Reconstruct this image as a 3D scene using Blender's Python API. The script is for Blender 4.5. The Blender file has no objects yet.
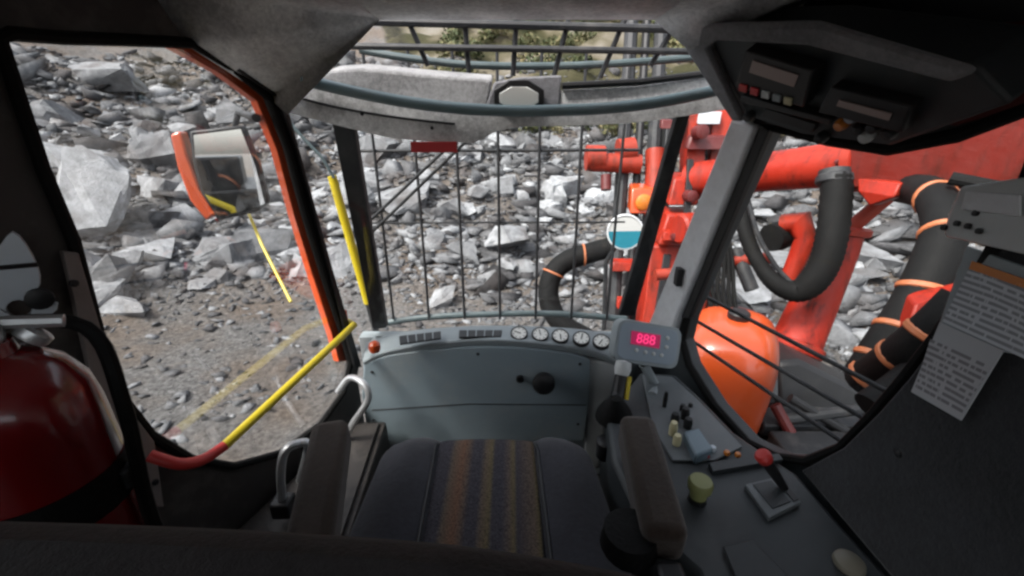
import bpy, bmesh, math, random
import numpy as np
from mathutils import Vector, Matrix, noise
from mathutils.geometry import tessellate_polygon
R = math.radians
random.seed(7)
rng = np.random.default_rng(7)
scene = bpy.context.scene
COL = scene.collection

# ------------------------------------------------------------------ camera
CAM = Vector((0, 0, 1.4)); PITCH = R(22); FPX = 427.0
cd = bpy.data.cameras.new('camera'); cam = bpy.data.objects.new('camera', cd); COL.objects.link(cam)
cam.location = CAM; cam.rotation_euler = (R(90) - PITCH, 0, 0)
cd.sensor_width = 36; cd.lens = FPX / 1024 * 36; cd.clip_start = 0.01; cd.clip_end = 3000
scene.camera = cam

# ------------------------------------------------------------------ sky, sun, exposure
SUN_EL, SUN_AZ = R(55), R(-125)          # azimuth measured from +Y towards +X
w = bpy.data.worlds.new('World'); scene.world = w; w.use_nodes = True
wn = w.node_tree; bg = wn.nodes['Background']
sk = wn.nodes.new('ShaderNodeTexSky'); sk.sky_type = 'NISHITA'; sk.sun_disc = False
sk.sun_elevation = SUN_EL; sk.sun_rotation = SUN_AZ; sk.air_density = 1.0; sk.dust_density = 4.0; sk.ozone_density = 1.0
hs = wn.nodes.new('ShaderNodeHueSaturation'); hs.inputs['Saturation'].default_value = 0.32
wn.links.new(sk.outputs[0], hs.inputs['Color']); wn.links.new(hs.outputs[0], bg.inputs['Color'])
bg.inputs['Strength'].default_value = 0.12
sd = bpy.data.lights.new('sun', 'SUN'); sd.energy = 1.5; sd.angle = R(14); sd.color = (1, .96, .9)
sun = bpy.data.objects.new('sun', sd); COL.objects.link(sun)
sdir = Vector((math.sin(SUN_AZ) * math.cos(SUN_EL), math.cos(SUN_AZ) * math.cos(SUN_EL), math.sin(SUN_EL)))
sun.rotation_euler = sdir.to_track_quat('Z', 'Y').to_euler(); sun.location = (0, 0, 30)
vs = scene.view_settings; vs.view_transform = 'Standard'; vs.look = 'None'; vs.gamma = 1; vs.exposure = 1.95
scene.render.engine = 'CYCLES'
cy = scene.cycles; cy.use_denoising = True; cy.max_bounces = 9; cy.transparent_max_bounces = 16; cy.diffuse_bounces = 5
cy.caustics_reflective = False; cy.caustics_refractive = False; cy.sample_clamp_indirect = 6
cy.pixel_filter_type = 'BLACKMAN_HARRIS'; cy.filter_width = 2.6

# ------------------------------------------------------------------ helpers
V = Vector
cp, sp = math.cos(PITCH), math.sin(PITCH)
def ray(u, v):
    x = (u - 512) / FPX; up = (288 - v) / FPX
    return V((x, cp + up * sp, -sp + up * cp))
def PT(u, v, t): return CAM + ray(u, v) * t
def PY(u, v, y): d = ray(u, v); return CAM + d * (y / d.y)
def PX(u, v, x): d = ray(u, v); return CAM + d * (x / d.x)
def PZ(u, v, z): d = ray(u, v); return CAM + d * ((z - CAM.z) / d.z)
class Plane:
    def __init__(s, a, b, c):
        s.p = V(a); s.n = (V(b) - V(a)).cross(V(c) - V(a)).normalized()
    def at(s, u, v, off=0):
        d = ray(u, v); p = s.p + s.n * off
        return CAM + d * ((p - CAM).dot(s.n) / d.dot(s.n))
    def toward(s):            # unit normal on the camera's side
        return s.n if (CAM - s.p).dot(s.n) > 0 else -s.n

def new_mat(name):
    m = bpy.data.materials.new(name); m.use_nodes = True
    nt = m.node_tree; return m, nt, nt.nodes['Principled BSDF']
def lin(h):
    c = [int(h[i:i+2], 16) / 255 for i in (0, 2, 4)]
    return tuple(x / 12.92 if x <= .04045 else ((x + .055) / 1.055) ** 2.4 for x in c)
def mat(name, col, rough=.5, var=.15, scale=8, bump=0, bscale=200, metal=0, dust=0, dustcol=(.32, .29, .26), spec=.5, emis=None, coat=0):
    m, nt, b = new_mat(name); N = nt.nodes; L = nt.links
    tc = N.new('ShaderNodeTexCoord')
    n1 = N.new('ShaderNodeTexNoise'); n1.inputs['Scale'].default_value = scale; n1.inputs['Detail'].default_value = 6; n1.inputs['Roughness'].default_value = .65
    L.new(tc.outputs['Object'], n1.inputs['Vector'])
    mx = N.new('ShaderNodeMix'); mx.data_type = 'RGBA'
    c = V(col)
    mx.inputs[6].default_value = (*[max(0, x * (1 - var)) for x in c], 1); mx.inputs[7].default_value = (*[min(1, x * (1 + var)) for x in c], 1)
    L.new(n1.outputs['Fac'], mx.inputs[0]); out = mx.outputs[2]
    if dust:
        n2 = N.new('ShaderNodeTexNoise'); n2.inputs['Scale'].default_value = scale * .7; n2.inputs['Detail'].default_value = 8; n2.inputs['Roughness'].default_value = .7
        L.new(tc.outputs['Object'], n2.inputs['Vector'])
        rp = N.new('ShaderNodeMapRange'); rp.inputs[1].default_value = .5; rp.inputs[2].default_value = .78; rp.inputs[4].default_value = dust
        L.new(n2.outputs['Fac'], rp.inputs[0])
        m2 = N.new('ShaderNodeMix'); m2.data_type = 'RGBA'; m2.inputs[7].default_value = (*dustcol, 1)
        L.new(rp.outputs[0], m2.inputs[0]); L.new(out, m2.inputs[6]); out = m2.outputs[2]
    L.new(out, b.inputs['Base Color'])
    rr = N.new('ShaderNodeMapRange'); rr.inputs[3].default_value = max(.03, rough - .1); rr.inputs[4].default_value = min(1, rough + .12)
    L.new(n1.outputs['Fac'], rr.inputs[0]); L.new(rr.outputs[0], b.inputs['Roughness'])
    b.inputs['Metallic'].default_value = metal; b.inputs['Specular IOR Level'].default_value = spec
    if coat: b.inputs['Coat Weight'].default_value = coat; b.inputs['Coat Roughness'].default_value = .12
    if bump:
        n3 = N.new('ShaderNodeTexNoise'); n3.inputs['Scale'].default_value = bscale; n3.inputs['Detail'].default_value = 3
        L.new(tc.outputs['Object'], n3.inputs['Vector'])
        bp = N.new('ShaderNodeBump'); bp.inputs['Strength'].default_value = bump; bp.inputs['Distance'].default_value = .004
        L.new(n3.outputs['Fac'], bp.inputs['Height']); L.new(bp.outputs[0], b.inputs['Normal'])
    if emis:
        b.inputs['Emission Color'].default_value = (*emis[:3], 1); b.inputs['Emission Strength'].default_value = emis[3]
    return m
def felt(name, col, var=.35):
    m, nt, b = new_mat(name); N = nt.nodes; L = nt.links
    tc = N.new('ShaderNodeTexCoord')
    a = N.new('ShaderNodeTexNoise'); a.inputs['Scale'].default_value = 85; a.inputs['Detail'].default_value = 5; a.inputs['Roughness'].default_value = .85
    c = N.new('ShaderNodeTexNoise'); c.inputs['Scale'].default_value = 9; c.inputs['Detail'].default_value = 5
    L.new(tc.outputs['Object'], a.inputs['Vector']); L.new(tc.outputs['Object'], c.inputs['Vector'])
    mt = N.new('ShaderNodeMath'); mt.operation = 'MULTIPLY_ADD'; mt.inputs[1].default_value = .55; L.new(a.outputs['Fac'], mt.inputs[0])
    m3 = N.new('ShaderNodeMath'); m3.operation = 'MULTIPLY'; m3.inputs[1].default_value = .45; L.new(c.outputs['Fac'], m3.inputs[0]); L.new(m3.outputs[0], mt.inputs[2])
    r = N.new('ShaderNodeValToRGB'); r.color_ramp.elements[0].position = .38; r.color_ramp.elements[1].position = .62
    r.color_ramp.elements[0].color = (*[x * (1 - var) for x in col], 1); r.color_ramp.elements[1].color = (*[min(1, x * (1 + var)) for x in col], 1)
    L.new(mt.outputs[0], r.inputs[0]); L.new(r.outputs[0], b.inputs['Base Color'])
    b.inputs['Roughness'].default_value = .95; b.inputs['Specular IOR Level'].default_value = .15
    b.inputs['Sheen Weight'].default_value = .25
    bp = N.new('ShaderNodeBump'); bp.inputs['Strength'].default_value = .6; bp.inputs['Distance'].default_value = .004
    L.new(a.outputs['Fac'], bp.inputs['Height']); L.new(bp.outputs[0], b.inputs['Normal'])
    return m

M = {}
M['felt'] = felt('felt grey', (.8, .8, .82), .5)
M['felt_white'] = felt('felt pale', (.66, .66, .66), .42)
M['felt_blind'] = felt('felt blind', (.22, .22, .225), .45)
M['felt_over'] = felt('felt overhead', (.2, .2, .21), .3)
M['felt_dark'] = felt('felt dark', (.013, .014, .0165), .55)  # right panel felt, its colour darkened to imitate corner vignette
M['felt_mid'] = felt('felt mid', (.2, .2, .215))
M['plastic'] = mat('dash plastic', (.25, .285, .3), .5, .12, 5, .25, 600, dust=.25)
M['plastic_light'] = mat('pale grey plastic', (.46, .48, .48), .45, .12, 7, .15, 500, dust=.3)
M['panel_blue'] = mat('blue grey panel', (.24, .3, .335), .45, .15, 5, .2, 700, dust=.65, dustcol=(.38, .37, .35))
M['console'] = mat('console plastic', (.022, .027, .03), .5, .2, 6, .25, 600, dust=.35, dustcol=(.08, .08, .078))  # console plastic with vignette darkening put into its base colour
M['plate_grey'] = mat('mid grey plate', (.1, .112, .118), .45, .2, 12, .2, 400, dust=.3, dustcol=(.2, .2, .19))
M['teal_dark'] = mat('dark teal steel', (.06, .085, .09), .45, .2, 12, dust=.3, dustcol=(.15, .15, .14))
M['teal'] = mat('teal grey tube', (.16, .23, .25), .4, .12, 10, dust=.2)
M['black'] = mat('black plastic', (.012, .012, .013), .45, .2, 10, .1, 300, dust=.1, dustcol=(.12, .12, .11), spec=.35)
M['rubber'] = mat('black rubber', (.0055, .0055, .0055), .7, .3, 12, .5, 120, dust=.05, dustcol=(.1, .095, .09), spec=.14)
M['steel_black'] = mat('black painted steel', (.022, .023, .025), .5, .25, 14, dust=.35, dustcol=(.16, .15, .14), spec=.3)
M['pillar_grey'] = mat('grey painted pillar', (.6, .61, .63), .6, .2, 30, .25, 400, dust=.3)
M['trim_brown'] = mat('dark brown grey trim', (.028, .024, .022), .55, .18, 9, .2, 400, dust=.25)
M['strip'] = mat('brown grey strip', (.17, .145, .135), .55, .2, 25, .2, 300, dust=.3)
M['monitor'] = mat('monitor face', (.24, .29, .34), .4, .08, 6, dust=.15)
M['aluminium'] = mat('bare aluminium', (.55, .56, .57), .4, .15, 20, metal=.8)
M['bracket'] = mat('blue grey bracket', (.5, .55, .6), .45, .15, 12, metal=.2)
def red_paint(name, col, grime, gf, rough=.42):
    m, nt, b = new_mat(name); N = nt.nodes; L = nt.links
    ge = N.new('ShaderNodeNewGeometry'); pos = ge.outputs['Position']
    def nz(sc, det, ro, stretch=None):
        n = N.new('ShaderNodeTexNoise'); n.inputs['Scale'].default_value = sc; n.inputs['Detail'].default_value = det; n.inputs['Roughness'].default_value = ro
        if stretch: mp = N.new('ShaderNodeMapping'); mp.inputs['Scale'].default_value = stretch; L.new(pos, mp.inputs[0]); L.new(mp.outputs[0], n.inputs['Vector'])
        else: L.new(pos, n.inputs['Vector'])
        return n.outputs['Fac']
    def rng_(f, a, c, d, e):
        r = N.new('ShaderNodeMapRange'); r.inputs[1].default_value = a; r.inputs[2].default_value = c; r.inputs[3].default_value = d; r.inputs[4].default_value = e; L.new(f, r.inputs[0]); return r.outputs[0]
    def mix(f, a, c):
        x = N.new('ShaderNodeMix'); x.data_type = 'RGBA'; L.new(f, x.inputs[0]); L.new(a, x.inputs[6])
        x.inputs[7].default_value = (*c, 1); return x.outputs[2]
    base = N.new('ShaderNodeRGB'); base.outputs[0].default_value = (*col, 1)
    c1 = mix(rng_(nz(2.2, 6, .6), .35, .7, 0, .45), base.outputs[0], tuple(x * .55 for x in col))
    c2 = mix(rng_(nz(6, 8, .75, (1.6, 1.6, .35)), .48, .68, 0, gf), c1, grime)
    c3 = mix(rng_(nz(14, 8, .8), .6, .78, 0, .3), c2, (.2, .06, .04))
    c4 = mix(rng_(ge.outputs['Pointiness'], .55, .62, 0, .35), c3, (.26, .06, .035))
    b.inputs['Specular IOR Level'].default_value = .3; L.new(c4, b.inputs['Base Color']); L.new(rng_(nz(7, 6, .7), .3, .7, rough - .12, rough + .25), b.inputs['Roughness'])
    bp = N.new('ShaderNodeBump'); bp.inputs['Strength'].default_value = .35; bp.inputs['Distance'].default_value = .01; L.new(nz(18, 5, .6), bp.inputs['Height']); L.new(bp.outputs[0], b.inputs['Normal'])
    return m
M['red'] = red_paint('worn red machine paint', (.3, .0155, .005), (.02, .004, .003), .95)
M['red_vignette'] = red_paint('worn red paint darkened for vignette', (.11, .005, .003), (.012, .003, .002), .95)  # base red darkened to imitate corner vignette, under the same real grime
M['orange'] = mat('orange red paint', (.46, .06, .01), .3, .1, 6, .08, 80, dust=.2, dustcol=(.4, .2, .14), coat=.5)
M['red_dark'] = mat('dark red reflection panel', (.085, .009, .008), .5, .15, 5, dust=.1)
M['ext_red'] = mat('extinguisher red', (.15, .0035, .005), .22, .08, 4, coat=.6)
M['yellow'] = mat('yellow paint', (.5, .39, .01), .4, .08, 12, dust=.18, dustcol=(.45, .38, .2))
M['grip_red'] = mat('red rubber grip', (.5, .03, .025), .5, .12, 20)
M['white'] = mat('white paint', (.45, .45, .44), .45, .05, 10, dust=.15)
M['dial'] = mat('dial face', (.82, .82, .78), .5, .03, 10)
M['teal_paint'] = mat('teal paint', (.012, .16, .22), .45, .1, 10)
M['brown_cloth'] = felt('brown armrest cloth', (.032, .022, .0165), .3)
M['seat_cloth'] = felt('charcoal seat cloth', (.028, .028, .035), .3)
M['back_cloth'] = felt('dark backrest cloth', (.024, .021, .022), .5)
M['orange_bright'] = mat('bright orange door paint', (.85, .11, .02), .35, .08, 8, dust=.12, dustcol=(.5, .3, .2), coat=.4)
M['orange_band'] = mat('orange wrap', (.36, .11, .04), .6, .15, 20, dust=.3)
M['cream'] = mat('cream plastic', (.5, .46, .28), .5, .15, 10)
M['olive'] = mat('yellow green cap', (.22, .23, .09), .5, .15, 10)
M['blue_clear'] = mat('pale blue plastic', (.12, .17, .205), .3, .1, 10)
M['beige'] = mat('beige knob', (.14, .13, .1), .5, .1, 10)
M['red_label'] = mat('red label', (.5, .02, .025), .5, .1, 10)
M['screen_warm'] = mat('dim lcd', (.3, .22, .2), .3, .1, 20)
M['paper'] = mat('white print', (.36, .37, .39), .55, .05, 10)
M['led'] = mat('red led', (.5, .02, .08), .4, 0, 4, emis=(1, .05, .22, .27))
M['display'] = mat('led window', (.22, .02, .07), .3, .1, 20, emis=(.5, .02, .1, .12))
M['lamp_warm'] = mat('amber lens', (.5, .16, .025), .25, .1, 8)
M['floor'] = mat('floor mat', (.09, .09, .09), .8, .2, 12, .4, 100, dust=.5)

# glass: clear pane with real Fresnel reflection
def glass(name, tint, ior=1.5):
    m = bpy.data.materials.new(name); m.use_nodes = True; nt = m.node_tree; N = nt.nodes; L = nt.links
    N.remove(N['Principled BSDF']); o = N['Material Output']
    t = N.new('ShaderNodeBsdfTransparent'); t.inputs[0].default_value = (*tint, 1)
    g = N.new('ShaderNodeBsdfGlossy'); g.inputs['Roughness'].default_value = .01
    f = N.new('ShaderNodeFresnel')
    IOR = ior
    ge = N.new('ShaderNodeNewGeometry'); mr = N.new('ShaderNodeMapRange'); mr.inputs[3].default_value = IOR; mr.inputs[4].default_value = 1 / IOR   # same reflection from both sides of the sheet
    L.new(ge.outputs['Backfacing'], mr.inputs[0]); L.new(mr.outputs[0], f.inputs['IOR'])
    df = N.new('ShaderNodeBsdfDiffuse'); df.inputs[0].default_value = (.6, .58, .54, 1)
    gp = N.new('ShaderNodeNewGeometry'); nz = N.new('ShaderNodeTexNoise'); nz.inputs['Scale'].default_value = 3.5; nz.inputs['Detail'].default_value = 8; nz.inputs['Roughness'].default_value = .7; L.new(gp.outputs['Position'], nz.inputs['Vector'])
    dr = N.new('ShaderNodeMapRange'); dr.inputs[1].default_value = .45; dr.inputs[2].default_value = .8; dr.inputs[3].default_value = .0; dr.inputs[4].default_value = .022; L.new(nz.outputs['Fac'], dr.inputs[0])
    xd = N.new('ShaderNodeMixShader'); L.new(dr.outputs[0], xd.inputs[0]); L.new(t.outputs[0], xd.inputs[1]); L.new(df.outputs[0], xd.inputs[2])
    x = N.new('ShaderNodeMixShader'); L.new(f.outputs[0], x.inputs[0]); L.new(xd.outputs[0], x.inputs[1]); L.new(g.outputs[0], x.inputs[2]); L.new(x.outputs[0], o.inputs['Surface'])
    return m
M['glass'] = glass('window glass', (.97, .985, .98))
M['glass_side'] = glass('coated side glass', (.97, .985, .98), 1.22)
M['glass_thick'] = glass('laminated door glass', (.97, .98, .975), 2.4)
def mirror_mat():
    m, nt, b = new_mat('mirror glass'); b.inputs['Base Color'].default_value = (.86, .88, .88, 1); b.inputs['Metallic'].default_value = 1; b.inputs['Roughness'].default_value = .02; return m
M['mirror'] = mirror_mat()

# seat insert: woven stripes
def stripes():
    m, nt, b = new_mat('striped seat cloth'); N = nt.nodes; L = nt.links
    tc = N.new('ShaderNodeTexCoord'); sx = N.new('ShaderNodeSeparateXYZ'); L.new(tc.outputs['Generated'], sx.inputs[0])
    r = N.new('ShaderNodeValToRGB'); e = r.color_ramp; e.interpolation = 'LINEAR'
    base = (.036, .034, .04); a = (.075, .056, .043); c = (.1, .055, .036); d = (.085, .068, .038); k = (.014, .014, .018)
    seq = [(0, base), (.16, base), (.2, a), (.28, c), (.33, (.07, .05, .04)), (.37, base), (.44, base), (.48, a), (.53, d), (.56, base), (.63, base), (.68, (.065, .05, .045)), (.72, d), (.75, base), (.8, (.05, .04, .038)), (.88, a), (.91, d), (.93, k), (1, k)]
    e.elements[0].position = 0; e.elements[0].color = (*base, 1); e.elements[1].position = 1; e.elements[1].color = (*k, 1)
    for p_, c_ in seq[1:-1]:
        q = e.elements.new(p_); q.color = (*c_, 1)
    L.new(sx.outputs['X'], r.inputs[0])
    n = N.new('ShaderNodeTexNoise'); n.inputs['Scale'].default_value = 260; n.inputs['Detail'].default_value = 3; L.new(tc.outputs['Object'], n.inputs['Vector'])
    mp = N.new('ShaderNodeMapRange'); mp.inputs[1].default_value = .3; mp.inputs[2].default_value = .7; mp.inputs[3].default_value = .6; mp.inputs[4].default_value = 2.0; L.new(n.outputs['Fac'], mp.inputs[0])
    vm = N.new('ShaderNodeVectorMath'); vm.operation = 'SCALE'; L.new(r.outputs[0], vm.inputs[0]); L.new(mp.outputs[0], vm.inputs['Scale'])
    L.new(vm.outputs[0], b.inputs['Base Color']); b.inputs['Roughness'].default_value = .95; b.inputs['Specular IOR Level'].default_value = .15
    bp = N.new('ShaderNodeBump'); bp.inputs['Strength'].default_value = .5; bp.inputs['Distance'].default_value = .002; L.new(n.outputs['Fac'], bp.inputs['Height']); L.new(bp.outputs[0], b.inputs['Normal'])
    return m
M['stripes'] = stripes()

WL = {}
class MB:
    def __init__(s): s.v = []; s.f = []
    def add(s, vs, fs):
        o = len(s.v); s.v += [V(x) for x in vs]; s.f += [tuple(i + o for i in f) for f in fs]; return s
    def box(s, c, size, rot=None):
        c = V(c); h = V(size) / 2; vs = []
        for z in (-1, 1):
            for y in (-1, 1):
                for x in (-1, 1):
                    p = V((x * h.x, y * h.y, z * h.z)); vs.append(c + (rot @ p if rot else p))
        return s.add(vs, [(0, 2, 3, 1), (4, 5, 7, 6), (0, 1, 5, 4), (2, 6, 7, 3), (0, 4, 6, 2), (1, 3, 7, 5)])
    def tube(s, pts, r, n=10, closed=False):
        pts = [V(p) for p in pts]; m = len(pts); rs = r if isinstance(r, (list, tuple)) else [r] * m
        vs = []; up = None
        for i, p in enumerate(pts):
            if closed: d = pts[(i + 1) % m] - pts[i - 1]
            else: d = pts[min(i + 1, m - 1)] - pts[max(i - 1, 0)]
            d.normalize()
            if up is None:
                up = V((0, 0, 1)) if abs(d.z) < .9 else V((1, 0, 0))
            a = d.cross(up).normalized(); up = a.cross(d).normalized()
            for k in range(n):
                t = 2 * math.pi * k / n; vs.append(p + (a * math.cos(t) + up * math.sin(t)) * rs[i])
        fs = []
        for i in range(m if closed else m - 1):
            j = (i + 1) % m
            for k in range(n):
                l = (k + 1) % n; fs.append((i * n + k, i * n + l, j * n + l, j * n + k))
        if not closed: fs += [tuple(range(n))[::-1], tuple((m - 1) * n + k for k in range(n))]
        return s.add(vs, fs)
    def plate(s, outer, off, holes=()):
        loops = [[V(p) for p in outer]] + [[V(p) for p in h] for h in holes]
        flat = [p for l in loops for p in l]; n = len(flat); off = V(off)
        tri = tessellate_polygon(loops)
        fs = [tuple(t) for t in tri] + [tuple(i + n for i in t[::-1]) for t in tri]
        o = 0
        for l in loops:
            m = len(l)
            for i in range(m):
                a, b = o + i, o + (i + 1) % m; fs.append((a, b, b + n, a + n))
            o += m
        return s.add(flat + [p + off for p in flat], fs)
    def sheet(s, loop):
        loop = [V(p) for p in loop]; return s.add(loop, [tuple(t) for t in tessellate_polygon([loop])])
    def lathe(s, prof, org, axis=(0, 0, 1), n=24):
        ax = V(axis).normalized(); org = V(org)
        a = ax.orthogonal().normalized(); b = ax.cross(a); vs = []
        for r, h in prof:
            for k in range(n):
                t = 2 * math.pi * k / n; vs.append(org + ax * h + (a * math.cos(t) + b * math.sin(t)) * max(r, 1e-5))
        fs = []
        for i in range(len(prof) - 1):
            for k in range(n):
                l = (k + 1) % n; fs.append((i * n + k, i * n + l, (i + 1) * n + l, (i + 1) * n + k))
        fs += [tuple(range(n))[::-1], tuple((len(prof) - 1) * n + k for k in range(n))]
        return s.add(vs, fs)
    def build(s, name, m, parent=None, bevel=0, sub=0, angle=35, segs=2):
        lo = V((min(p.x for p in s.v), min(p.y for p in s.v), min(p.z for p in s.v))); hi = V((max(p.x for p in s.v), max(p.y for p in s.v), max(p.z for p in s.v)))
        base = V(((lo.x + hi.x) / 2, (lo.y + hi.y) / 2, lo.z))
        me = bpy.data.meshes.new(name); me.from_pydata([p - base for p in s.v], [], s.f)
        bm = bmesh.new(); bm.from_mesh(me); bmesh.ops.recalc_face_normals(bm, faces=bm.faces); bm.to_mesh(me); bm.free()
        me.polygons.foreach_set('use_smooth', [True] * len(me.polygons)); me.set_sharp_from_angle(angle=R(angle))
        me.materials.append(m if not isinstance(m, str) else M[m])
        o = bpy.data.objects.new(name, me); COL.objects.link(o); WL[o.name] = base
        if parent: o.parent = parent; o.location = base - WL[parent.name]
        else: o.location = base
        if bevel:
            b = o.modifiers.new('edge', 'BEVEL'); b.width = bevel; b.segments = segs; b.limit_method = 'ANGLE'; b.angle_limit = R(35); b.use_clamp_overlap = True
        if sub: q = o.modifiers.new('smooth', 'SUBSURF'); q.levels = sub; q.render_levels = sub
        return o
def tag(o, label, cat, group=None):
    o['label'] = label; o['category'] = cat
    if group: o['group'] = group
    return o
def struct(o): o['kind'] = 'structure'; return o
def thing(name, label, cat, base, group=None):
    o = bpy.data.objects.new(name, None); COL.objects.link(o); o.location = base; o.empty_display_size = .1; WL[o.name] = V(base); return tag(o, label, cat, group)
def spline(pts, n=8):
    pts = [V(p) for p in pts]; P = [pts[0] * 2 - pts[1]] + pts + [pts[-1] * 2 - pts[-2]]; out = []
    for i in range(1, len(P) - 2):
        for k in range(n):
            t = k / n; a, b, c, d = P[i-1], P[i], P[i+1], P[i+2]
            out.append(.5 * ((2*b) + (c - a) * t + (2*a - 5*b + 4*c - d) * t*t + (3*b - a - 3*c + d) * t**3))
    out.append(pts[-1]); return out
def spline_closed(pts, n=5):
    pts = [V(p) for p in pts]; m = len(pts); out = []
    for i in range(m):
        a, b, c, d = pts[i-1], pts[i], pts[(i+1) % m], pts[(i+2) % m]
        for k in range(n):
            t = k / n; out.append(.5 * ((2*b) + (c - a) * t + (2*a - 5*b + 4*c - d) * t*t + (3*b - a - 3*c + d) * t**3))
    return out
def smooth2(px, n=4):                      # smooth a pixel polyline
    return [(p.x, p.y) for p in spline([(a, b, 0) for a, b in px], n)]
def rounded(pl, px, off=0, r=.25, n=4):    # rounded quad on a plane from four pixel corners
    c = [pl.at(u, v, off) for u, v in px]; out = []
    for i in range(4):
        p, a, b = c[i], c[i-1], c[(i+1) % 4]
        L_ = min((a-p).length, (b-p).length) * r
        s_ = p + (a-p).normalized() * L_; e_ = p + (b-p).normalized() * L_
        for k in range(n + 1):
            t = k / n; out.append(s_ * (1-t)**2 + p * 2*t*(1-t) + e_ * t*t)
    return out

# ================================================================== TERRAIN
def hgt(x, y):
    r = math.hypot(x, y); az = math.atan2(x, max(y, -1e9))
    front = 1 - min(1, max(0, (abs(az) - 1.45) / .45)); front = front * front * (3 - 2 * front)
    foot = 6.2 + 1.6 * max(0, -math.sin(az)) + .5 * math.sin(az * 7)
    d = r - foot
    z = 0
    if d > 0:
        z = .225 * d + .011 * min(d, 9) ** 2 * .6 if d < 9 else .225 * 9 + .0066 * 81 + .4 * (d - 9)
        if d > 45: z = .225 * 9 + .0066 * 81 + .4 * 36 + .08 * (d - 45)
    n1 = noise.fractal(V((x * .35, y * .35, 1.7)), 1, 2, 4)
    n2 = noise.fractal(V((x * 1.6, y * 1.6, 5.1)), 1, 2, 4)
    amp = min(1, max(0, d + .8) / 4)
    return -1.3 + z * front + amp * front * .55 * n1 + (.04 + .09 * amp) * n2
def terrain():
    NA, rs = 420, [0.0]
    r = .6
    while r < 900: rs.append(r); r *= 1.0 + (.022 if r < 22 else .06)
    vs = []; fs = []
    for i, rr in enumerate(rs):
        for k in range(NA):
            u = k / NA
            a = -math.pi + 2 * math.pi * u
            x, y = rr * math.sin(a), rr * math.cos(a)
            vs.append((x, y, hgt(x, y)))
    for i in range(len(rs) - 1):
        for k in range(NA):
            l = (k + 1) % NA; fs.append((i * NA + k, i * NA + l, (i + 1) * NA + l, (i + 1) * NA + k))
    me = bpy.data.meshes.new('hillside_ground'); me.from_pydata(vs, [], fs); me.polygons.foreach_set('use_smooth', [True] * len(me.polygons))
    o = bpy.data.objects.new('hillside_ground', me); COL.objects.link(o); return o
def terrain_mat():
    m, nt, b = new_mat('quarry ground'); N = nt.nodes; L = nt.links
    geo = N.new('ShaderNodeNewGeometry'); pos = geo.outputs['Position']
    def nz(s, det=6, rough=.65):
        n = N.new('ShaderNodeTexNoise'); n.inputs['Scale'].default_value = s; n.inputs['Detail'].default_value = det; n.inputs['Roughness'].default_value = rough; L.new(pos, n.inputs['Vector']); return n.outputs['Fac']
    def ramp(f, cs):
        r = N.new('ShaderNodeValToRGB'); e = r.color_ramp; e.elements[0].position = cs[0][0]; e.elements[0].color = (*cs[0][1], 1); e.elements[1].position = cs[-1][0]; e.elements[1].color = (*cs[-1][1], 1)
        for p_, c_ in cs[1:-1]: e.elements.new(p_).color = (*c_, 1)
        L.new(f, r.inputs[0]); return r.outputs[0]
    def mix(f, a, c):
        x = N.new('ShaderNodeMix'); x.data_type = 'RGBA'; L.new(f, x.inputs[0]); L.new(a, x.inputs[6]); L.new(c, x.inputs[7]); return x.outputs[2]
    grit = nz(16, 8, .75); big = nz(.5, 5)
    gravel = ramp(grit, [(.32, (0.049, 0.0462, 0.0448)), (.45, (0.112, 0.1078, 0.105)), (.57, (0.175, 0.1701, 0.1659)), (.72, (0.28, 0.2765, 0.273))])
    brown = ramp(grit, [(.3, (.052, .042, .035)), (.5, (.13, .106, .088)), (.75, (.235, .2, .172))])
    c0 = mix(ramp(big, [(.42, (0, 0, 0)), (.58, (1, 1, 1))]), gravel, brown)
    sand = ramp(nz(0.315, 6.3, 0.49), [(.3, (0.0175, 0.021, 0.007)), (.47, (0.049, 0.0455, 0.021)), (.53, (0.105, 0.091, 0.0595)), (.62, (0.182, 0.1645, 0.133)), (.8, (0.231, 0.217, 0.196))])
    olive = ramp(nz(1.12, 5.6, 0.49), [(.3, (0.0084, 0.0084, 0.0056)), (.5, (0.035, 0.0322, 0.0182)), (.65, (0.063, 0.056, 0.0315)), (.8, (0.126, 0.1155, 0.091))])
    green = ramp(nz(0.84, 5.6, 0.49), [(.3, (0.0084, 0.014, 0.0042)), (.55, (0.035, 0.0525, 0.0126)), (.75, (0.091, 0.119, 0.035))])
    sx = N.new('ShaderNodeSeparateXYZ'); L.new(pos, sx.inputs[0])
    def above(z0, z1, amp, x_from=None):
        a = N.new('ShaderNodeMath'); a.operation = 'MULTIPLY_ADD'; a.inputs[1].default_value = amp; L.new(nz(.35, 5), a.inputs[0]); L.new(sx.outputs['Z'], a.inputs[2])
        if x_from:    # the grey spoil reaches higher up towards -X
            c = N.new('ShaderNodeMapRange'); c.inputs[1].default_value = -3; c.inputs[2].default_value = -8; c.inputs[4].default_value = -x_from; L.new(sx.outputs['X'], c.inputs[0])
            d = N.new('ShaderNodeMath'); L.new(a.outputs[0], d.inputs[0]); L.new(c.outputs[0], d.inputs[1]); a = d
        r = N.new('ShaderNodeMapRange'); r.inputs[1].default_value = z0 + amp * .5; r.inputs[2].default_value = z1 + amp * .5; L.new(a.outputs[0], r.inputs[0]); return r.outputs[0]
    c1 = mix(above(1.0, 1.3, 1.2, 6), c0, olive)
    c2 = mix(above(2.1, 2.6, 1.2, 6), c1, sand)
    c3 = mix(above(6.4, 7.2, 2, 1.5), c2, green)
    L.new(c3, b.inputs['Base Color']); b.inputs['Roughness'].default_value = .95; b.inputs['Specular IOR Level'].default_value = .2
    bp = N.new('ShaderNodeBump'); bp.inputs['Strength'].default_value = 1; bp.inputs['Distance'].default_value = .12; L.new(nz(9, 9, .75), bp.inputs['Height']); L.new(bp.outputs[0], b.inputs['Normal'])
    return m
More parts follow.
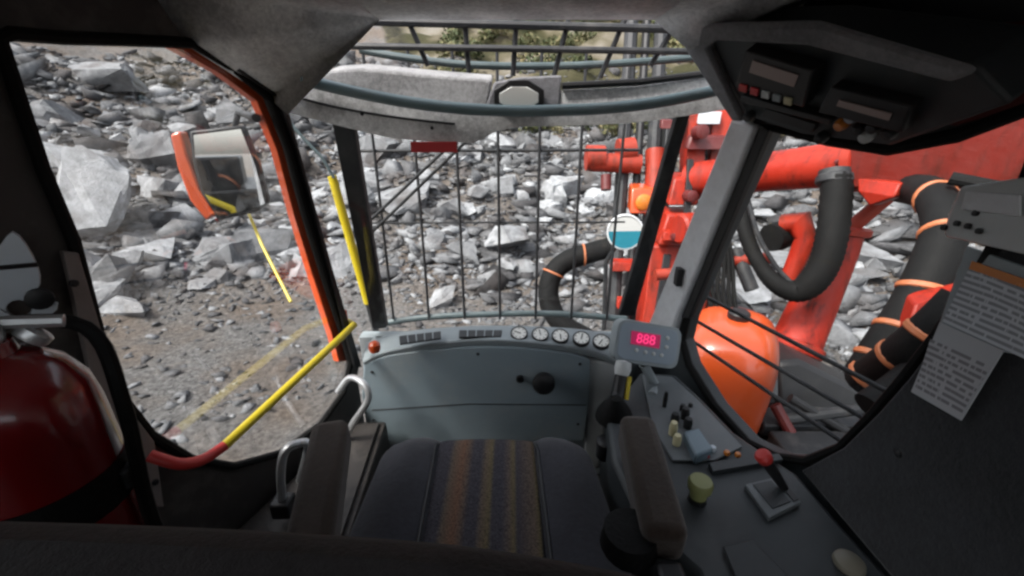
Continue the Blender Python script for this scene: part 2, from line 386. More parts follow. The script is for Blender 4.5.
ground = struct(terrain()); ground.data.materials.append(terrain_mat())

def rock_mat(name, src):
    m, nt, b = new_mat(name); N = nt.nodes; L = nt.links
    geo = N.new('ShaderNodeNewGeometry'); pos = geo.outputs['Position']
    if src == 'attr': t = N.new('ShaderNodeAttribute'); t.attribute_name = 'tone'; f = t.outputs['Fac']
    else: t = N.new('ShaderNodeObjectInfo'); f = t.outputs['Color']
    if src != 'attr':
        s_ = N.new('ShaderNodeSeparateColor'); L.new(f, s_.inputs[0]); f = s_.outputs[0]
    r = N.new('ShaderNodeValToRGB'); e = r.color_ramp
    e.elements[0].position = 0; e.elements[0].color = (0.01584, 0.0144, 0.0144, 1); e.elements[1].position = 1; e.elements[1].color = (0.3024, 0.3096, 0.3204, 1)
    e.elements.new(.35).color = (0.0612, 0.05976, 0.06192, 1); e.elements.new(.7).color = (0.144, 0.1469, 0.1526, 1)
    L.new(f, r.inputs[0])
    n = N.new('ShaderNodeTexNoise'); n.inputs['Scale'].default_value = 5; n.inputs['Detail'].default_value = 9; n.inputs['Roughness'].default_value = .72; L.new(pos, n.inputs['Vector'])
    mp = N.new('ShaderNodeMapRange'); mp.inputs[1].default_value = .3; mp.inputs[2].default_value = .7; mp.inputs[3].default_value = .55; mp.inputs[4].default_value = 1.35; L.new(n.outputs['Fac'], mp.inputs[0])
    vm = N.new('ShaderNodeVectorMath'); vm.operation = 'SCALE'; L.new(r.outputs[0], vm.inputs[0]); L.new(mp.outputs[0], vm.inputs['Scale'])
    n2 = N.new('ShaderNodeTexNoise'); n2.inputs['Scale'].default_value = 1.3; n2.inputs['Detail'].default_value = 6; L.new(pos, n2.inputs['Vector'])
    m2 = N.new('ShaderNodeMapRange'); m2.inputs[1].default_value = .5; m2.inputs[2].default_value = .72; m2.inputs[4].default_value = .75; L.new(n2.outputs['Fac'], m2.inputs[0])
    mx = N.new('ShaderNodeMix'); mx.data_type = 'RGBA'; mx.inputs[7].default_value = (.07, .056, .05, 1); L.new(m2.outputs[0], mx.inputs[0]); L.new(vm.outputs[0], mx.inputs[6])
    L.new(mx.outputs[2], b.inputs['Base Color']); b.inputs['Roughness'].default_value = .9; b.inputs['Specular IOR Level'].default_value = .25
    n3 = N.new('ShaderNodeTexNoise'); n3.inputs['Scale'].default_value = 26; n3.inputs['Detail'].default_value = 8; n3.inputs['Roughness'].default_value = .7; L.new(pos, n3.inputs['Vector'])
    bp = N.new('ShaderNodeBump'); bp.inputs['Strength'].default_value = .9; bp.inputs['Distance'].default_value = .045; L.new(n3.outputs['Fac'], bp.inputs['Height']); L.new(bp.outputs[0], b.inputs['Normal'])
    return m
ROCK_A, ROCK_O = rock_mat('rubble rock', 'attr'), rock_mat('boulder rock', 'obj')
def rock_proto(npts, seed, flat=.65):
    g = np.random.default_rng(seed)
    bm = bmesh.new()
    p = g.normal(size=(npts, 3)); p /= np.linalg.norm(p, axis=1)[:, None] ** .65; p *= np.array([1, .8, flat]) * .55
    for q in p: bm.verts.new(q)
    bmesh.ops.convex_hull(bm, input=bm.verts)
    bmesh.ops.delete(bm, geom=[v_ for v_ in bm.verts if not v_.link_faces], context='VERTS')
    bmesh.ops.triangulate(bm, faces=bm.faces); bmesh.ops.recalc_face_normals(bm, faces=bm.faces)
    return bm
protos = []
for i in range(14):
    bm = rock_proto(7 + i % 3, 100 + i, .4 + .03 * i); bm.verts.ensure_lookup_table()
    for k, v_ in enumerate(bm.verts): v_.index = k
    protos.append((np.array([v_.co[:] for v_ in bm.verts]), np.array([[l.index for l in f.verts] for f in bm.faces]))); bm.free()
def rand_rot():
    q = rng.normal(size=4); q /= np.linalg.norm(q); w_, x, y, z = q
    return np.array([[1-2*(y*y+z*z), 2*(x*y-z*w_), 2*(x*z+y*w_)], [2*(x*y+z*w_), 1-2*(x*x+z*z), 2*(y*z-x*w_)], [2*(x*z-y*w_), 2*(y*z+x*w_), 1-2*(x*x+y*y)]])
def lay_rot():       # lying flat on the slope, turned at random
    a, t = rng.uniform(0, 6.28), rng.normal(0, .25); c, s1 = math.cos(a), math.sin(a); ct, st = math.cos(t), math.sin(t)
    return np.array([[c, -s1, 0], [s1, c, 0], [0, 0, 1]]) @ np.array([[1, 0, 0], [0, ct, -st], [0, st, ct]])
AV, AF, AT = [], [], []; off = 0
NR = 60000
for i in range(NR):
    a = rng.uniform(-1.25, 1.2)
    r = 4.2 + 17.5 * rng.random() ** 1.05
    x, y = r * math.sin(a), r * math.cos(a)
    foot = 6.0 + 3.2 * max(0, -math.sin(a))
    if r < foot and rng.random() > .12 + .3 * max(0, (r - foot + 1.2)): continue
    if x > -4 and hgt(x, y) > 1.25 and rng.random() < .9: continue
    s_ = .06 * (1 / (1 - rng.random() * .988)) ** .58
    s_ = min(s_, .75) * (1 + .045 * max(0, r - 7))
    if r < foot: s_ = min(s_, .16)
    pv, pf = protos[rng.integers(14)]
    q = (pv @ (rand_rot() if i % 3 else lay_rot()).T) * s_ * np.array([rng.uniform(.8, 1.35), rng.uniform(.7, 1.1), rng.uniform(.45, .85)]) + np.array([x, y, hgt(x, y) + s_ * rng.uniform(-.08, .12)])
    AV.append(q); AF.append(pf + off); AT.append(np.full(len(pf), np.clip(rng.normal(.72, .17) if rng.random() < .75 else rng.normal(.38, .15), 0, 1))); off += len(pv)
AV = np.concatenate(AV); AF = np.concatenate(AF); AT = np.concatenate(AT)
me = bpy.data.meshes.new('rubble'); me.vertices.add(len(AV)); me.vertices.foreach_set('co', AV.ravel())
me.loops.add(AF.size); me.loops.foreach_set('vertex_index', AF.ravel().astype(np.int32)); me.polygons.add(len(AF)); me.polygons.foreach_set('loop_start', np.arange(0, AF.size, 3, dtype=np.int32))
me.update(calc_edges=True); at_ = me.attributes.new('tone', 'FLOAT', 'FACE'); at_.data.foreach_set('value', AT.astype(np.float32)); me.materials.append(ROCK_A)
rub = bpy.data.objects.new('rubble', me); COL.objects.link(rub); rub['kind'] = 'stuff'; tag(rub, 'loose grey broken stones covering the quarry slope', 'rubble')

# boulders, each its own object
BM = []
def boulder_mesh(seed, npts=12, flat=.62):
    bm = rock_proto(npts, seed, flat)
    bmesh.ops.subdivide_edges(bm, edges=bm.edges, cuts=3, use_grid_fill=True)
    for v_ in bm.verts:
        n = noise.ridged_multi_fractal(v_.co * 2.4 + V((seed, 0, 0)), .9, 2.2, 5, 1, 2) - 1.2; q_ = noise.fractal(v_.co * 7 + V((0, seed, 0)), 1, 2, 3); v_.co += v_.co.normalized() * (.055 * n + .035 * q_)
    me = bpy.data.meshes.new('boulder'); bm.to_mesh(me); bm.free(); me.materials.append(ROCK_O)
    me.polygons.foreach_set('use_smooth', [True] * len(me.polygons)); me.set_sharp_from_angle(angle=R(18)); return me
BM = [boulder_mesh(500 + i, 10 + i % 3 * 2, .5 + .04 * (i % 6)) for i in range(12)]
def ground_hit(u, v):
    d = ray(u, v); t = 3.0
    for k in range(900):
        p = CAM + d * t
        if p.z < hgt(p.x, p.y): return p, t
        t += .04
    return p, t
def boulder(u, v, wpx, hpx, tone, label, mesh, rz=0., tilt=0., group=None):
    p, t = ground_hit(u, v + hpx * .35)
    W = wpx * t / FPX; H = hpx * t / FPX
    o = bpy.data.objects.new('boulder', BM[mesh]); COL.objects.link(o)
    o.location = (p.x, p.y, p.z + H * .28); o.rotation_euler = (tilt, tilt * .5, rz)
    o.scale = (W * .98, W * .8, H * 1.55); o.color = (tone, tone, tone, 1)
    return tag(o, label, 'boulder', group)
boulder(112, 190, 84, 100, 1.0, 'huge pale pointed boulder on the slope beyond the door window', 7, 2.2, .3)
boulder(62, 218, 26, 34, .85, 'small pale boulder left of the huge pointed one beside the dark pillar', 3, .2)
boulder(112, 76, 66, 26, .8, 'flat bluish slab boulder high on the slope above the door window', 5, .1)
boulder(130, 305, 54, 22, .95, 'long flat whitish boulder lying at the foot of the slope by the door', 4, -.5)
boulder(560, 190, 42, 36, .98, 'tall white boulder behind the upper right of the front guard', 7, .4)
boulder(508, 236, 46, 38, .95, 'broad white boulder behind the middle of the front guard', 1, .8)
boulder(442, 296, 34, 22, .95, 'white wedge boulder low behind the front guard near the dash', 9, .3)
boulder(365, 180, 44, 34, .85, 'rounded grey white boulder behind the yellow front rail', 2, .2)
boulder(745, 290, 50, 34, .95, 'pale boulder behind the windscreen pillar above the orange tank', 8, .6)
boulder(585, 262, 30, 24, .85, 'pale boulder beside the round teal dial', 6, .6)
boulder(690 + 60, 262, 34, 20, .9, 'pale slab boulder between the red mast and hanging hose loop', 10, .9)
def to_px(p):
    q = V(p) - CAM; f = q.y * cp - q.z * sp; return 512 + FPX * q.x / f, 288 - FPX * (q.y * sp + q.z * cp) / f
def seen_where(u, v):
    if 30 < u < 300 and 40 < v < 440:
        return 'beyond the %s %s of the door window' % ('upper' if v < 125 else 'middle' if v < 230 else 'lower', 'rear side' if u < 115 else 'middle' if u < 200 else 'front side')
    if 300 <= u < 345 and 120 < v < 330: return 'between the door pillar and the yellow front rail'
    if 345 <= u < 640 and 120 < v < 325:
        return 'behind the %s %s of the front guard' % ('upper' if v < 180 else 'middle' if v < 250 else 'lower', 'left bars' if u < 440 else 'middle bars' if u < 525 else 'mast-side bars')
    if 340 < u < 700 and 10 < v < 80: return 'high up behind the %s of the roof guard' % ('left end' if u < 450 else 'middle' if u < 570 else 'right end')
    if 690 < u < 900 and 185 < v < 360: return 'behind the hose loop below the boom' if u < 830 else 'between the lift cylinder and the wrapped hose'
    return None
GRP = 'boulders scattered in the rubble slope'
placed = 0; LAB = {}
for i in range(2200):
    if placed >= 280: break
    a = rng.uniform(-1.1, 1.0); r = rng.uniform(6.8, 16.5)
    x, y = r * math.sin(a), r * math.cos(a)
    if r < 7 + 1.6 * max(0, -math.sin(a)): continue
    s_ = min(1.5, .3 * (1 / (1 - rng.random() * .95)) ** .55) * (1 + .03 * (r - 7))
    where = seen_where(*to_px((x, y, hgt(x, y) + .1 * s_)))
    if not where: continue
    o = bpy.data.objects.new('boulder', BM[int(rng.integers(12))]); COL.objects.link(o)
    o.location = (x, y, hgt(x, y) + .03 * s_); o.rotation_euler = tuple(rng.uniform(-.4, .4, 2)) + (rng.uniform(0, 6.28),)
    k = rng.uniform(.7, 1.1, 3) * s_; o.scale = tuple(k); tn = float(np.clip(rng.normal(.86, .14), .35, 1)); o.color = (tn, tn, tn, 1)
    LAB.setdefault('%s %s boulder %s' % ('small' if s_ < .42 else 'middling' if s_ < .7 else 'large', 'dark grey' if tn < .55 else 'mid grey' if tn < .8 else 'pale', where), []).append((to_px(o.location)[0], o)); placed += 1

ORD = ['leftmost', 'second from left', 'third from left', 'fourth from left', 'fifth from left', 'sixth from left', 'seventh from left', 'eighth from left', 'ninth from left', 'tenth from left', 'eleventh from left', 'twelfth from left']
for lab, os_ in LAB.items():
    os_.sort(key=lambda q: q[0])
    for k, (u, o) in enumerate(os_): tag(o, lab if len(os_) == 1 else '%s, %s' % (lab, ORD[min(k, 11)]), 'boulder', GRP)

# scrub on the bank: tufts of small leaves and dry stems
def scrub():
    vs, fs, tn = [], [], []
    cnt = 0
    for i in range(7000):
        a = rng.uniform(-.9, .9); r = rng.uniform(12.5, 34); x, y = r * math.sin(a), r * math.cos(a); z = hgt(x, y)
        if x < -3: continue
        band = noise.noise(V((x * .3, y * .3, 9)))
        if not (.85 < z < 2.0 and band > -.25 or z > 2.4 and band > .05): continue
        h = rng.uniform(.25, .8) * (1 + (r - 12) * .03); k = rng.random()
        for j in range(95):
            d = rng.normal(size=3); d /= np.linalg.norm(d); c = np.array([x, y, z + h * .35]) + d * np.array([.6, .6, .42]) * h * rng.random() ** .4
            q = rand_rot() * h * .075; b = len(vs)
            vs += [c - q[0] - q[1], c + q[0] - q[1], c + q[0] * .3 + q[1], c - q[0] * .3 + q[1]]; fs.append((b, b + 1, b + 2, b + 3)); tn.append(min(1, max(0, k + rng.normal() * .2)))
        cnt += 1
        if cnt > 1100: break
    me = bpy.data.meshes.new('scrub'); me.from_pydata([tuple(p) for p in vs], [], fs)
    me.attributes.new('tone', 'FLOAT', 'FACE').data.foreach_set('value', np.array(tn, dtype=np.float32))
    m, nt, b = new_mat('scrub leaves'); t = nt.nodes.new('ShaderNodeAttribute'); t.attribute_name = 'tone'; r_ = nt.nodes.new('ShaderNodeValToRGB')
    e = r_.color_ramp; e.elements[0].color = (.03, .045, .012, 1); e.elements[1].color = (.15, .125, .06, 1); e.elements.new(.5).color = (.07, .075, .025, 1)
    nt.links.new(t.outputs['Fac'], r_.inputs[0]); nt.links.new(r_.outputs[0], b.inputs['Base Color']); b.inputs['Roughness'].default_value = .8; me.materials.append(m)
    o = bpy.data.objects.new('scrub', me); COL.objects.link(o); o['kind'] = 'stuff'; return tag(o, 'olive and brown scrub growing on the bank above the rubble', 'scrub')
scrub()

# ================================================================== CAB SHELL
PL = Plane((-1.073, 0, 0), (-1.073, 0, 1), (-1.073 + .364, 1, 0))
PR = Plane((1.05, 0, 0), (1.05, 0, 1), (1.05 - .36, 1, 0))
def onL(y, z): return V((-1.073 + .364 * y, y, z))
def onR(y, z): return V((1.05 - .36 * y, y, z))
nL_in, nR_in = PL.toward(), PR.toward()

# left wall with the door window
loopL = [(190, 43), (232, 68), (268, 98), (288, 150), (305, 215), (325, 280), (343, 335), (350, 362), (343, 392), (320, 424), (282, 452), (232, 466), (190, 459), (150, 435), (118, 395), (96, 330), (72, 240), (42, 170), (18, 100), (-2, 40), (10, 34), (60, 38), (120, 40)]
WL_in = [PL.at(u, v) for u, v in loopL]
outer = [onL(.25, 0), onL(.25, 1.68), PL.at(215, -6), PL.at(262, 58), PL.at(284, 92), PL.at(360, 366), onL(1.36, .5), onL(1.36, 0)]
wall_left = struct(MB().plate(outer, nL_in * -.02, [WL_in]).build('cab_wall_left', 'trim_brown', bevel=.004))
MB().tube([p + nL_in * .004 for p in WL_in], .011, 8, True).build('window_seal', 'rubber', wall_left)
MB().sheet([p - nL_in * .012 for p in WL_in]).build('window_glass', 'glass_thick', wall_left)
fr = MB()
sL = 1 if nL_in.dot(PL.n) > 0 else -1
pin = [PL.at(u, v, -.024 * sL) for u, v in [(170, 46), (218, 72), (257, 101), (277, 150), (294, 215), (314, 280), (333, 338), (339, 362)]]
pout = [PL.at(u, v, -.024 * sL) for u, v in [(188, 46), (232, 70), (272, 97), (292, 150), (309, 215), (329, 280), (347, 335), (353, 360)]]
fr.plate(pin + pout[::-1], nL_in * -.025)
fr.build('door_frame_strip', 'orange_bright', wall_left, bevel=.002)
# black front pillar face
pf = MB(); pf.plate([p + nL_in * .003 for p in [PL.at(u, v) for u, v in [(232, 66), (268, 92), (290, 140), (326, 265), (357, 366), (350, 366), (309, 215), (291, 150), (271, 97), (232, 71)]]], nL_in * .02); pf.build('pillar_trim', 'black', wall_left, bevel=.003)
# pillar strip with bolts beside the extinguisher
st = MB(); st.plate([PL.at(u, v, 0) + nL_in * .002 for u, v in [(58, 250), (74, 252), (97, 330), (117, 397), (150, 440), (160, 505), (100, 505), (92, 400)]], nL_in * .014); strip = st.build('pillar_strip', M['strip'], wall_left, bevel=.003)
for u, v in [(68, 282), (150, 480), (120, 440)]:
    MB().lathe([(.007, 0), (.007, .006), (.004, .008)], PL.at(u, v) + nL_in * .015, nL_in, 8).build('bolt', 'black', strip)

# right wall: front part with window, rear panel turned inward
Q = Plane((.74, .80, .63), (.708, .54, .6), (.80, .68, 1.21)); nQ = Q.toward()
loopR = [(770, 128), (830, 140), (890, 149), (960, 135), (1040, 104), (1060, 110), (1030, 180), (1000, 243), (972, 290), (940, 335), (905, 380), (875, 415), (842, 448), (808, 461), (778, 457), (748, 442), (715, 405), (690, 365), (683, 340), (688, 318), (720, 240)]
WR_in = [PR.at(u, v) for u, v in loopR]
outer = [onR(.3, 0), onR(.3, 1.68), onR(1.12, 1.68), PR.at(742, 95), PR.at(752, 122), PR.at(655, 326), onR(1.42, .5), onR(1.42, 0)]
wall_right = struct(MB().plate(outer, nR_in * -.05, [WR_in]).build('cab_wall_right', 'console', bevel=.004))
MB().tube([p + nR_in * .004 for p in WR_in], .013, 8, True).build('window_seal', 'rubber', wall_right)
MB().sheet([p - nR_in * .03 for p in WR_in]).build('window_glass', 'glass_side', wall_right)
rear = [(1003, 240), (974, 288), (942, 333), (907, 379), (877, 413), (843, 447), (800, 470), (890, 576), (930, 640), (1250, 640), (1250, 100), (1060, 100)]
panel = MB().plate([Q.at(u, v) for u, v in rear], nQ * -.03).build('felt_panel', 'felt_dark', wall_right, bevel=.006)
MB().lathe([(.007, 0), (.007, .003), (.003, .005)], Q.at(899, 454), nQ, 10).build('panel_clip', 'black', panel)
# light grey A pillar at the right
pr = MB(); pr.plate([PR.at(u, v) + nR_in * .002 for u, v in [(742, 118), (766, 126), (685, 316), (680, 332), (655, 326)]], nR_in * .035)
pr.build('pillar_cover', 'pillar_grey', wall_right, bevel=.008)
pb = MB(); pb.plate([PR.at(u, v) + nR_in * .003 for u, v in [(767, 124), (776, 130), (694, 318), (687, 316)]], nR_in * .02); pb.build('pillar_seal', 'black', wall_right, bevel=.003)
MB().box(PR.at(690, 275) + nR_in * .045, (.02, .03, .06)).build('pillar_clip', 'black', wall_right, bevel=.003)
# dark red panel added in place of red reflected in the upper glass
MB().plate([PR.at(u, v) + nR_in * .004 for u, v in [(935, 30), (1040, 20), (1060, 96), (960, 126), (930, 120)]], nR_in * .01).build('reflection_panel', 'red_dark', wall_right, bevel=.003)

# floor, rear, front bulkhead
fl = struct(MB().box((0, .45, -.03), (2.0, 2.1, .06)).build('cab_floor', 'floor'))
RWH = [V((-.78, -.6, 1.0)), V((.78, -.6, 1.0)), V((.78, -.6, 1.55)), V((-.78, -.6, 1.55))]
rw = struct(MB().plate([V((-1.05, -.6, 0)), V((1.05, -.6, 0)), V((1.05, -.6, 1.7)), V((-1.05, -.6, 1.7))], (0, -.05, 0), [RWH]).build('cab_wall_rear', 'felt'))
MB().sheet([p + V((0, -.025, 0)) for p in RWH]).build('window_glass', 'glass', rw)
MB().box((-.985, -.18, .85), (.05, .9, 1.72)).build('side_panel', 'felt', rw)
MB().box((.955, -.14, .85), (.05, .9, 1.72)).build('side_panel', 'felt', rw)
fb = struct(MB().box((0, 1.455, .31), (1.16, .05, .62)).build('cab_wall_front', 'plastic'))

# ceiling with moulded corners
ce = MB()
A, B, C, D = PY(380, 15, 1.15), PY(288, 112, 1.2), PL.at(270, 96, .004), PL.at(188, 42, .004)
E = onL(1.0, 1.64); G = V((-.3, .9, 1.615))
ce.add([A, B, C, D, E, G], [(0, 1, 2, 3), (0, 3, 4, 5)])
A2 = PY(655, 15, 1.15); B2 = PY(742, 118, 1.16); B3 = PY(690, 46, 1.15)
G2 = V((.33, .9, 1.615))
ce.add([A, A2, G2, G], [(0, 1, 2, 3)])
ce.add([A2, B3, V((.52, .9, 1.615)), G2], [(0, 1, 2, 3)])
ce.add([G, G2, V((.4, -.62, 1.615)), V((-.4, -.62, 1.615)), E, V((-1.02, -.62, 1.64)), V((-.9, .45, 1.64))], [(0, 1, 2, 3), (4, 0, 3, 5, 6)])
ce.add([G2, V((.52, .9, 1.615)), V((1.0, .5, 1.615)), V((1.0, -.62, 1.615)), V((.4, -.62, 1.615))], [(0, 1, 2, 3, 4)])
ce.add([V((.52, .9, 1.615)), V((1.0, .5, 1.615)), onR(1.12, 1.64), B3], [(0, 1, 2, 3)])
ce.add([B3, B2, PR.at(752, 122), onR(1.12, 1.64)], [(0, 1, 2, 3)])
ceil = struct(ce.build('cab_ceiling', 'felt'))
sol = ceil.modifiers.new('thick', 'SOLIDIFY'); sol.thickness = .02; sol.offset = 0
lip = MB(); lip.tube([A, A2], .008); lip.build('front_lip', 'black', ceil)
rf = struct(MB().box((0, .22, 1.72), (2.1, 1.8, .06)).build('cab_roof', 'red'))

# ---------------------------------------------------------------- windscreen and posts
ws = thing('windscreen', 'front windscreen with two black posts above the dashboard', 'window', (0, 1.42, .68))
bl, br_, tr, tl = PY(352, 345, 1.45), PY(668, 340, 1.45), PY(745, 108, 1.27), PY(285, 95, 1.27)
MB().sheet([bl, br_, tr, tl]).build('glass', 'glass', ws)
WSP = Plane(bl, br_, tl); nW = WSP.toward()
for px in ([(330, 124), (352, 124), (386, 330), (372, 332)], [(680, 112), (693, 112), (636, 318), (620, 318)]):
    MB().plate([WSP.at(u, v, 0) - nW * .012 for u, v in px], nW * -.03).build('post', 'steel_black', ws, bevel=.004)
wp = thing('wiper', 'thin black twin arm windscreen wiper running diagonally below the visor beam', 'wiper', PY(460, 140, 1.5))
for a, b in (((466, 130), (362, 228)), ((480, 128), (366, 238))):
    MB().tube([PY(*a, 1.5), PY(*b, 1.5)], .0055, 8).build('arm', 'steel_black', wp)
MB().tube([PY(360, 222, 1.49), PY(372, 245, 1.49)], .009, 8).build('joint', 'steel_black', wp)
MB().box(PY(472, 132, 1.5), (.07, .04, .04)).build('motor_cover', 'felt_mid', wp, bevel=.006)

# ---------------------------------------------------------------- visor beam
vb = thing('visor_beam', 'curved grey felt covered beam across the top of the windscreen', 'beam', PY(512, 125, 1.24))
low = smooth2([(286, 112), (340, 126), (400, 139), (474, 143)], 4) + smooth2([(497, 131), (520, 127), (560, 126), (640, 122), (736, 108)], 4)
upp = smooth2([(728, 88), (620, 104), (512, 110), (400, 101), (302, 84)], 5)
MB().plate([PY(u, v, 1.235) for u, v in low + upp], (0, .06, 0)).build('lower_beam', 'felt_white', vb, bevel=.008)
sm = MB(); sm.tube([PY(u, v, 1.232) for u, v in smooth2([(296, 97), (340, 108), (400, 118), (455, 124)], 4)], .0035, 6); sm.build('seam', 'felt_dark', vb)
for u, v in ((362, 114), (432, 128)): MB().lathe([(.005, 0), (.004, .004)], PY(u, v, 1.234), (0, -1, 0), 10).build('stud', 'black', vb)
MB().tube([PY(u, v, 1.205) for u, v in smooth2([(303, 80), (345, 90), (400, 101), (455, 108), (512, 111), (570, 110), (620, 107), (670, 100), (728, 88)], 5)], .0145, 12).build('grab_tube', 'teal', vb)
MB().plate([PY(u, v, 1.26) for u, v in [(316, 80), (330, 70), (360, 68), (420, 74), (492, 80), (488, 108), (400, 99)]], (0, .09, .02)).build('blind_pad', 'felt_blind', vb, bevel=.012, segs=3)
MB().plate([PY(u, v, 1.25) for u, v in [(560, 90), (640, 86), (712, 76), (722, 90), (640, 105), (560, 109)]], (0, .06, .0)).build('tray', 'felt', vb, bevel=.006)
MB().tube([PY(u, v, 1.245) for u, v in [(562, 86), (640, 82), (712, 73)]], .009, 8).build('tray_edge', 'black', vb)
MB().plate([PY(u, v, 1.245) for u, v in [(486, 106), (494, 82), (520, 77), (562, 75), (560, 107)]], (0, .06, 0)).build('bracket', 'felt_mid', vb, bevel=.006)
oc = lambda cx, cy_, rx, ry, y: [PY(cx + rx * math.cos(k * math.pi / 4 + .39), cy_ + ry * math.sin(k * math.pi / 4 + .39), y) for k in range(8)]
MB().plate(oc(519, 97, 27, 18, 1.238), (0, -.012, 0)).build('badge_surround', 'black', vb, bevel=.003)
MB().plate(oc(519, 98, 21, 12, 1.224), (0, -.006, 0)).build('badge', 'dial', vb, bevel=.002)
tag(MB().box(PY(434, 147, 1.23), (45 * 1.19 / FPX, .012, 10 * 1.19 / FPX)).build('red_sticker', 'red_label', bevel=.001), 'small red strip hanging under the felt visor beam', 'sticker')

# ---------------------------------------------------------------- guards outside
tg = thing('roof_guard', 'dark steel grille over the narrow upper window above the visor beam', 'grille', PY(512, 60, 1.42))
for a, b, r in (((352, 21), (712, 30), .011), ((340, 46), (712, 52), .009)):
    MB().tube([PY(*a, 1.38), PY(*b, 1.38)], r, 8).build('cross_bar', 'steel_black', tg)
MB().tube([PY(u, v, 1.46) for u, v in smooth2([(360, 50), (400, 57), (470, 65), (560, 66), (640, 62), (715, 56)], 4)], .011, 10).build('curved_bar', 'teal_dark', tg)
for a, b in (((400, 2), (428, 66)), ((463, -5), (469, 76)), ((518, -5), (513, 76)), ((575, -5), (554, 76)), ((632, 2), (600, 78)), ((690, 2), (650, 66))):
    MB().tube([PY(*a, 1.385), PY(*b, 1.40)], .0075, 8).build('upright_bar', 'steel_black', tg)
fg = thing('front_guard', 'thin dark wire guard of upright bars outside the windscreen', 'grille', (0, 1.71, .55))
x0 = PY(500, 311, 1.71).x
for k in range(-3, 4):
    x = x0 + k * .158
    MB().tube([(x, 1.71, 1.62), (x, 1.71, .56)], .0058, 8).build('upright_bar', 'steel_black', fg)
for v, u0, u1, r in ((151, 345, 640, .006), (223, 362, 625, .004)):
    MB().tube([PY(u0, v, 1.718), PY(u1, v - 1, 1.718)], r, 8).build('cross_bar', 'steel_black', fg)
MB().tube([PY(u, v, 1.72) for u, v in smooth2([(385, 323), (430, 317), (500, 314), (560, 314), (626, 319)], 4)], .014, 10).build('bottom_bar', 'teal_dark', fg)
rg = thing('side_guard', 'three slanting thin dark bars across the lower right window', 'grille', PR.at(760, 420, 0) - nR_in * .1)
for a, b in (((684, 300), (905, 425)), ((676, 325), (868, 446)), ((672, 345), (838, 466))):
    MB().tube([PR.at(*a) - nR_in * .09, PR.at(*b) - nR_in * .09], .0062, 8).build('guard_bar', 'steel_black', rg)

# ---------------------------------------------------------------- rails
gr = thing('grab_rail', 'yellow grab rail with red lower end across the door window', 'rail', PL.at(150, 455, 0))
rp = [PL.at(140, 452, 0) + nL_in * .03] + [PL.at(u, v) + nL_in * .07 for u, v in [(158, 456), (182, 452), (204, 439)]]
yp = [PL.at(204, 439) + nL_in * .07, PL.at(326, 333) + nL_in * .066, PL.at(343, 323) + nL_in * .045, PL.at(348, 322) + nL_in * .0]
MB().tube(spline(rp, 4), .0125, 12).build('red_grip', 'grip_red', gr)
MB().tube(yp, .0118, 12).build('yellow_bar', 'yellow', gr)
MB().box(PL.at(341, 317) + nL_in * .004, (.03, .03, .05)).build('mount_bracket', 'orange', gr, bevel=.004)
yr = thing('front_rail', 'upright yellow handrail outside between door pillar and windscreen post', 'rail', PY(370, 304, 1.62))
MB().tube([PY(332, 176, 1.62), PY(368, 303, 1.62)], .0165, 12).build('bar', 'yellow', yr)
MB().tube([PY(366, 296, 1.62), PY(380, 345, 1.60)], .013, 10).build('stem', 'steel_black', yr)
tag(MB().tube(spline([PY(u, v, 1.6) for u, v in [(286, 118), (305, 140), (322, 158), (334, 178)]], 5), .006, 8).build('cable', 'teal_dark'), 'thin dark cable slanting down to the upright yellow rail', 'cable')

# ---------------------------------------------------------------- mirror
mir = thing('door_mirror', 'door mirror with orange housing edge outside the door window', 'mirror', PT(225, 220, 1.72))
mc = PT(222, 172, 1.72)
d_in = (mc - CAM).normalized(); want = V((-.05, -1, -.035)).normalized(); nm = (want - d_in).normalized()
MP = Plane(mc, mc + nm.orthogonal(), mc + nm.cross(nm.orthogonal())); nM = MP.toward()
mo = [(188, 131), (243, 125), (259, 165), (269, 203), (258, 212), (217, 221), (200, 195), (191, 160)]
MB().plate([MP.at(u, v, 0) for u, v in mo], -nM * .05).build('housing', 'black', mir, bevel=.012)
MB().plate([MP.at(u, v, 0) + nM * .002 for u, v in [(194, 135), (241, 129), (256, 167), (265, 203), (256, 208), (219, 216), (204, 192), (196, 160)]], nM * .003).build('mirror_glass', 'mirror', mir)
MB().plate([MP.at(u, v, 0) for u, v in [(170, 134), (180, 131), (187, 155), (200, 190), (216, 214), (206, 221), (190, 201), (178, 170)]], -nM * .07).build('orange_edge', 'orange', mir, bevel=.008)
MB().tube([MP.at(232, 128) - nM * .03, MP.at(236, 112) - nM * .03, PL.at(262, 118) - nL_in * .02], .011, 8).build('arm', 'steel_black', mir)

# exterior body behind the cab: seen in the mirror
eb = thing('engine_housing', 'black engine housing with red upper panel seen in the door mirror', 'housing', (-.2, -2.4, -.6))
MB().box((-.65, -2.7, .15), (3.0, 2.6, 1.5)).build('body', 'black', eb, bevel=.03)
MB().box((-1.95, -2.75, .35), (1.6, 2.6, 1.75)).build('side_body', 'black', eb, bevel=.03)
MB().box((-2.5, -2.7, 1.4), (.5, 2.4, .42)).build('top_panel', 'red', eb, bevel=.03)
er = thing('walkway_rail', 'bent yellow walkway handrail seen in the door mirror', 'rail', (-1.12, -.9, -.5))
MB().tube([(-2.0, -1.3, 1.15), (-1.3, -1.3, .72), (-1.25, -1.3, .2), (-1.25, -1.3, -.6)], .032, 8).build('bar', 'yellow', er)
MB().tube([(-1.62, -1.34, 1.12), (-1.42, -1.34, .5), (-1.42, -1.34, -.6)], .032, 8).build('bar', 'yellow', er)
lr = thing('reflection_bar', 'thin pale yellow bar standing in for a glass reflection below the door mirror', 'rail', PT(291, 302, 1.75))  # added bar in place of a yellow reflection in the door glass
